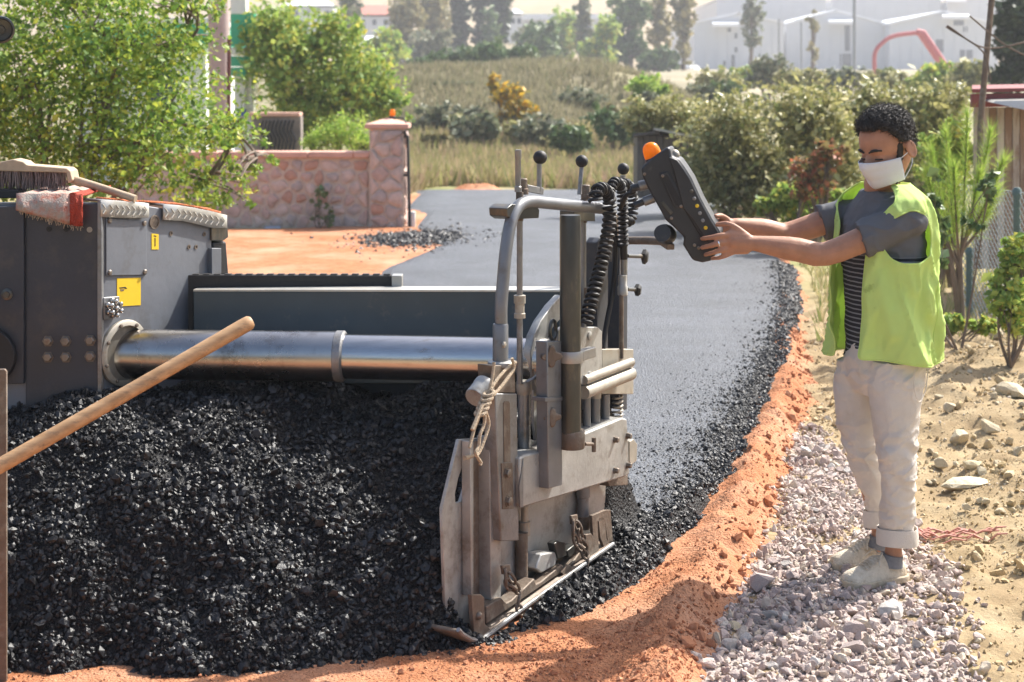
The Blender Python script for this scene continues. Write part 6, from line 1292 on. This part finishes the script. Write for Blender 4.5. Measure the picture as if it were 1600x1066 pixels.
for i, (a, b, s_) in enumerate([(1190, 345, .22), (1205, 350, .14), (1145, 348, .12), (1215, 340, .16)]):
    g = G(a, b); stone(g[0], g[1], float(gz(g[1])) + s_ * .3, s_, (0, 2, 1, 2)[i], ['pinkish boulder beside the tree stump', 'buff rock right of the tree stump', 'small rock between sack and stump', 'rock behind the tree stump at the shrubs'][i], None)
# heaped soil at the far end of the road
og = P(745, 296, 31); V, FI = tgrid(np.linspace(og[0] - .75, og[0] + .85, 40), np.linspace(30.4, 32.2, 40), lambda x, y: gz(y) - .03 + .16 * np.exp(-(((x - og[0]) / .45) ** 4 + ((y - 31.3) / .5) ** 2)) * (1 + .25 * fbm(x * 6, y * 6, o=3, seed=91)))
tag(arr_obj('soil_pile', V, FI, 4, m_soil, smooth=True), 'long orange pile of soil across the far end of the road', 'soil pile')
# red netting on the dirt
net = MB(); rn = random.Random(12); g0 = G(1480, 848)
for k in range(34):
    a = rn.uniform(-.20, .17); b = rn.uniform(-.07, .07) * (1 - abs(a) * 3); p = np.array([g0[0] + a, g0[1] + b, 0]); q = p + np.array([rn.uniform(.04, .13), rn.uniform(-.03, .03), 0])
    for w_ in (p, q): w_[2] = float(terrain(np.array([w_[0]]), np.array([w_[1]]))[0]) + rn.uniform(.008, .03)
    net.tube([p, (p + q) / 2 + np.array([0, 0, .014]), q], [.002, .005, .003], 5)
tag(net.build('red_netting', M('red_plastic', (.46, .20, .15), .7, var=.2, scale=30)), 'torn scrap of red plastic netting on the dirt behind the shoes', 'netting')
sl = G(1510, 770); o = arr_obj('flat_slab', (rock_template(ICO2, 905, .1, 6)[0] * np.array([.14, .09, .03]) + np.array([sl[0], sl[1], float(terrain(sl[:1], sl[1:])[0]) + .012])), ICO2[1], 3, SM[2]); tag(o, 'pale flat slab half buried in the dirt behind the worker', 'stone')

# ---------------------------------------------------------------- far buildings, cars
m_hall = M('white_cladding', (.58, .59, .61), .6, var=.04, scale=.3); m_roofw = M('white_roof', (.76, .77, .79), .55, var=.03, scale=.3); m_win = M('dark_opening', (.07, .08, .10), .3, var=.2)
def hall(label, x0, x1, yt, yr, yb, d, ln=40, awn=None, doors=()):
    h_ = thing('white_hall', label, 'building', P((x0 + x1) / 2, yb, d), 'white halls in the distance'); xm = (x0 + x1) / 2
    MB().prism([P(x0, yb + 6, d), P(x0, yt, d), P(x0 * .8 + xm * .2, yt - (yt - yr) * .45, d), P(xm, yr, d), P(x1 * .8 + xm * .2, yt - (yt - yr) * .45, d), P(x1, yt, d), P(x1, yb + 6, d)], (0, .4, 0)).build('front_wall', m_hall, h_)
    k = d / F
    for s_, e in ((x0, xm), (xm, x1)):
        ya, yb_ = (yt, yr) if s_ == x0 else (yr, yt)
        MB().prism([P(s_ - 1, ya - 1, d - .4), P(e + 1, yb_ - 1, d - .4), P(e + 1, yb_ - 1, d - .4) + np.array([0, ln, 0]), P(s_ - 1, ya - 1, d - .4) + np.array([0, ln, 0])], (0, 0, .3)).build('roof', m_roofw, h_)
    for s_ in (x0, x1): MB().prism([P(s_, yt, d + .4), P(s_, yb + 6, d + .4), P(s_, yb + 6, d + .4) + np.array([0, ln - 1, 0]), P(s_, yt, d + .4) + np.array([0, ln - 1, 0])], (.3 if s_ == x0 else -.3, 0, 0)).build('side_wall', m_hall, h_)
    n_ = int((x1 - x0) / 16)
    for q in range(1, n_): a = x0 + (x1 - x0) * q / n_; MB().prism([P(a - .7, yt + 3, d - .1), P(a + .7, yt + 3, d - .1), P(a + .7, yb + 4, d - .1), P(a - .7, yb + 4, d - .1)], (0, .09, 0)).build('rib', m_hall, h_)
    if awn: MB().prism([P(awn[0], awn[2], d - 2.5), P(awn[1], awn[2], d - 2.5), P(awn[1], awn[2] - 3, d), P(awn[0], awn[2] - 3, d)], (0, 0, .5)).build('awning', m_roofw, h_)
    for (a, b, c, e) in doors: MB().prism([P(a, c, d - .08), P(b, c, d - .08), P(b, e, d - .08), P(a, e, d - .08)], (0, .07, 0)).build('door' if e > yb - 4 else 'window', m_win, h_)
hall('white hall nearest the poplars with a small awning', 1085, 1225, 38, 22, 106, 250, awn=(1113, 1154, 42), doors=((1143, 1148, 86, 106), (1130, 1134, 95, 104), (1136, 1142, 44, 50), (1148, 1152, 52, 60), (1148, 1152, 74, 82)))
hall('white hall in the middle of the row', 1228, 1385, 40, 18, 106, 256, awn=(1294, 1334, 38), doors=((1320, 1328, 40, 80), (1312, 1330, 84, 104)))
hall('white hall at the right of the row behind the red arch', 1390, 1560, 40, 20, 106, 252, awn=(1472, 1514, 30), doors=((1490, 1506, 32, 40), (1505, 1512, 42, 50), (1462, 1474, 62, 82), (1500, 1520, 78, 92)))
hall('second-row white hall with its roof above the poplar', 1120, 1290, 2, -24, 40, 310); hall('second-row white hall above the middle of the row', 1300, 1470, 0, -26, 40, 312); hall('second-row white hall above the red arch', 1480, 1650, 2, -22, 40, 310, awn=(1478, 1510, 4))
lb = thing('long_building', 'long low white building behind the far trees', 'building', P(880, 62, 270)); slab(790, 968, 30, 66, 270, 14, 'wall', m_hall, lb, .02); slab(786, 972, 22, 31, 269, 16, 'roof', m_roofw, lb, .02)
for k in range(9): slab(798 + k * 19, 808 + k * 19, 38, 46, 269.9, .2, 'window', m_win, lb, .01)
m_tile = M('red_tiles', (.50, .16, .11), .8, var=.15, scale=2)
def house(label, x0, x1, y0, y1, yr, d, roofm):
    h_ = thing('house', label, 'house', P((x0 + x1) / 2, y1, d)); slab(x0, x1, y0, y1 + 8, d, 8, 'wall', m_hall, h_, .02)
    a, b, c, e = P(x0 - 4, y0 + 1, d - .6), P(x1 + 4, y0 + 1, d - .6), P(x1 + 4, y0 + 1, d + 8.6), P(x0 - 4, y0 + 1, d + 8.6); a[2] = b[2] = c[2] = e[2]
    r0, r1 = P(x0 + 8, yr, d + 4), P(x1 - 8, yr, d + 4); r1[2] = r0[2]; MB().add([a, b, c, e, r0, r1], [(0, 1, 5, 4), (1, 2, 5), (2, 3, 4, 5), (3, 0, 4), (3, 2, 1, 0)]).build('roof', roofm, h_)
    n_ = max(2, int((x1 - x0) / 16))
    for k in range(n_): s_ = x0 + (x1 - x0) * (k + .28) / n_; slab(s_, s_ + 6, y0 + 5, y0 + 13, d - .05, .08, 'window', m_win, h_, .005)
house('white house with a red tiled roof behind the fruit tree', 560, 612, 26, 62, 8, 240, m_tile); house('white house low among the far trees', 565, 650, 66, 98, 56, 200, m_roofw); house('white house seen between the cypresses', 690, 705, 62, 80, 52, 215, m_roofw); house('pale house at the top behind the fruit tree', 440, 520, 12, 50, 2, 260, m_roofw); house('small white house right of the cypresses', 796, 815, 24, 60, 14, 235, m_roofw)
def car(label, px, py, d, paint, rz):
    c = thing('car', label, 'car', P(px, py, d), 'far parked cars'); base = P(px, py, d); R_ = np.array([[math.cos(rz), math.sin(rz), 0], [-math.sin(rz), math.cos(rz), 0], [0, 0, 1]])
    W = lambda x, y, z: base + R_[0] * x + R_[1] * y + R_[2] * z
    pr = [(-2.0, .35), (-2.05, .75), (-1.9, .95), (-1.2, 1.0), (.9, .98), (1.9, .80), (2.05, .6), (2.0, .35)]; MB().prism([W(a, -.85, b) for a, b in pr], R_[1] * 1.7).build('body', paint, c, bevel=.06)
    cb_ = [(-1.7, .97), (-1.3, 1.42), (.1, 1.45), (.85, .98)]; MB().prism([W(a, -.72, b) for a, b in cb_], R_[1] * 1.44).build('cabin', paint, c, bevel=.05)
    for s_ in (-.735, .725): MB().prism([W(a, s_, b) for a, b in [(-1.5, 1.02), (-1.2, 1.36), (.05, 1.38), (.65, 1.02)]], R_[1] * .01).build('side_window', m_win, c)
    for x_ in (-1.25, 1.25):
        for s_ in (-.8, .8): MB().cyl(W(x_, s_ - .1, .32), W(x_, s_ + .1, .32), .32, n=16).build('wheel', m_black, c)
car('white car parked before the dark far trees', 947, 116, 260, m_wht, .2); car('grey car parked left of the white van', 1060, 115, 230, M('grey_car_paint', (.16, .18, .22), .35, var=.05), 1.2); car('white car parked at the corner of the white hall', 1078, 113, 235, m_wht, 1.1)
arch = MB().tube(spline([P(a, b, 118) for a, b in [(1367, 120), (1367, 84), (1380, 66), (1398, 56), (1434, 51)]], 5), .16, 8); arch.tube([P(1432, 50, 118), P(1440, 52, 118), P(1481, 112, 118)], [.25, .34, .34], 8)
tag(arch.build('red_arch', M('red_steel', (.52, .12, .12), .6, var=.1)), 'red steel boom arching in front of the white halls', 'boom')
for i, (a, y0, y1, d, lab) in enumerate([(1335, -20, 118, 110, 'tall thin grey lamp post in front of the white halls'), (1217, 30, 120, 130, 'short grey post at the left of the white halls'), (1252, 35, 118, 130, 'short grey post beside the small thin tree')]): tag(MB().tube([P(a, y1, d), P(a, y0, d)], .07 if i else .10, 8).build('lamp_post', M('grey_post%d' % i, (.28, .29, .31), .5, .3)), lab, 'post')

# ---------------------------------------------------------------- the hazy air
hz = MB().box([30, 246, 22], (600, 506, 47)).build('haze', None); hz['kind'] = 'stuff'; hz['label'] = 'thin warm haze in the air'
mh = bpy.data.materials.new('haze_air'); mh.use_nodes = True; mh.node_tree.nodes.remove(mh.node_tree.nodes['Principled BSDF'])
pv = mh.node_tree.nodes.new('ShaderNodeVolumePrincipled'); pv.inputs['Color'].default_value = (.93, .95, 1, 1); pv.inputs['Density'].default_value = .0009; pv.inputs['Anisotropy'].default_value = .35
mh.node_tree.links.new(pv.outputs[0], mh.node_tree.nodes['Material Output'].inputs['Volume']); hz.data.materials.append(mh)
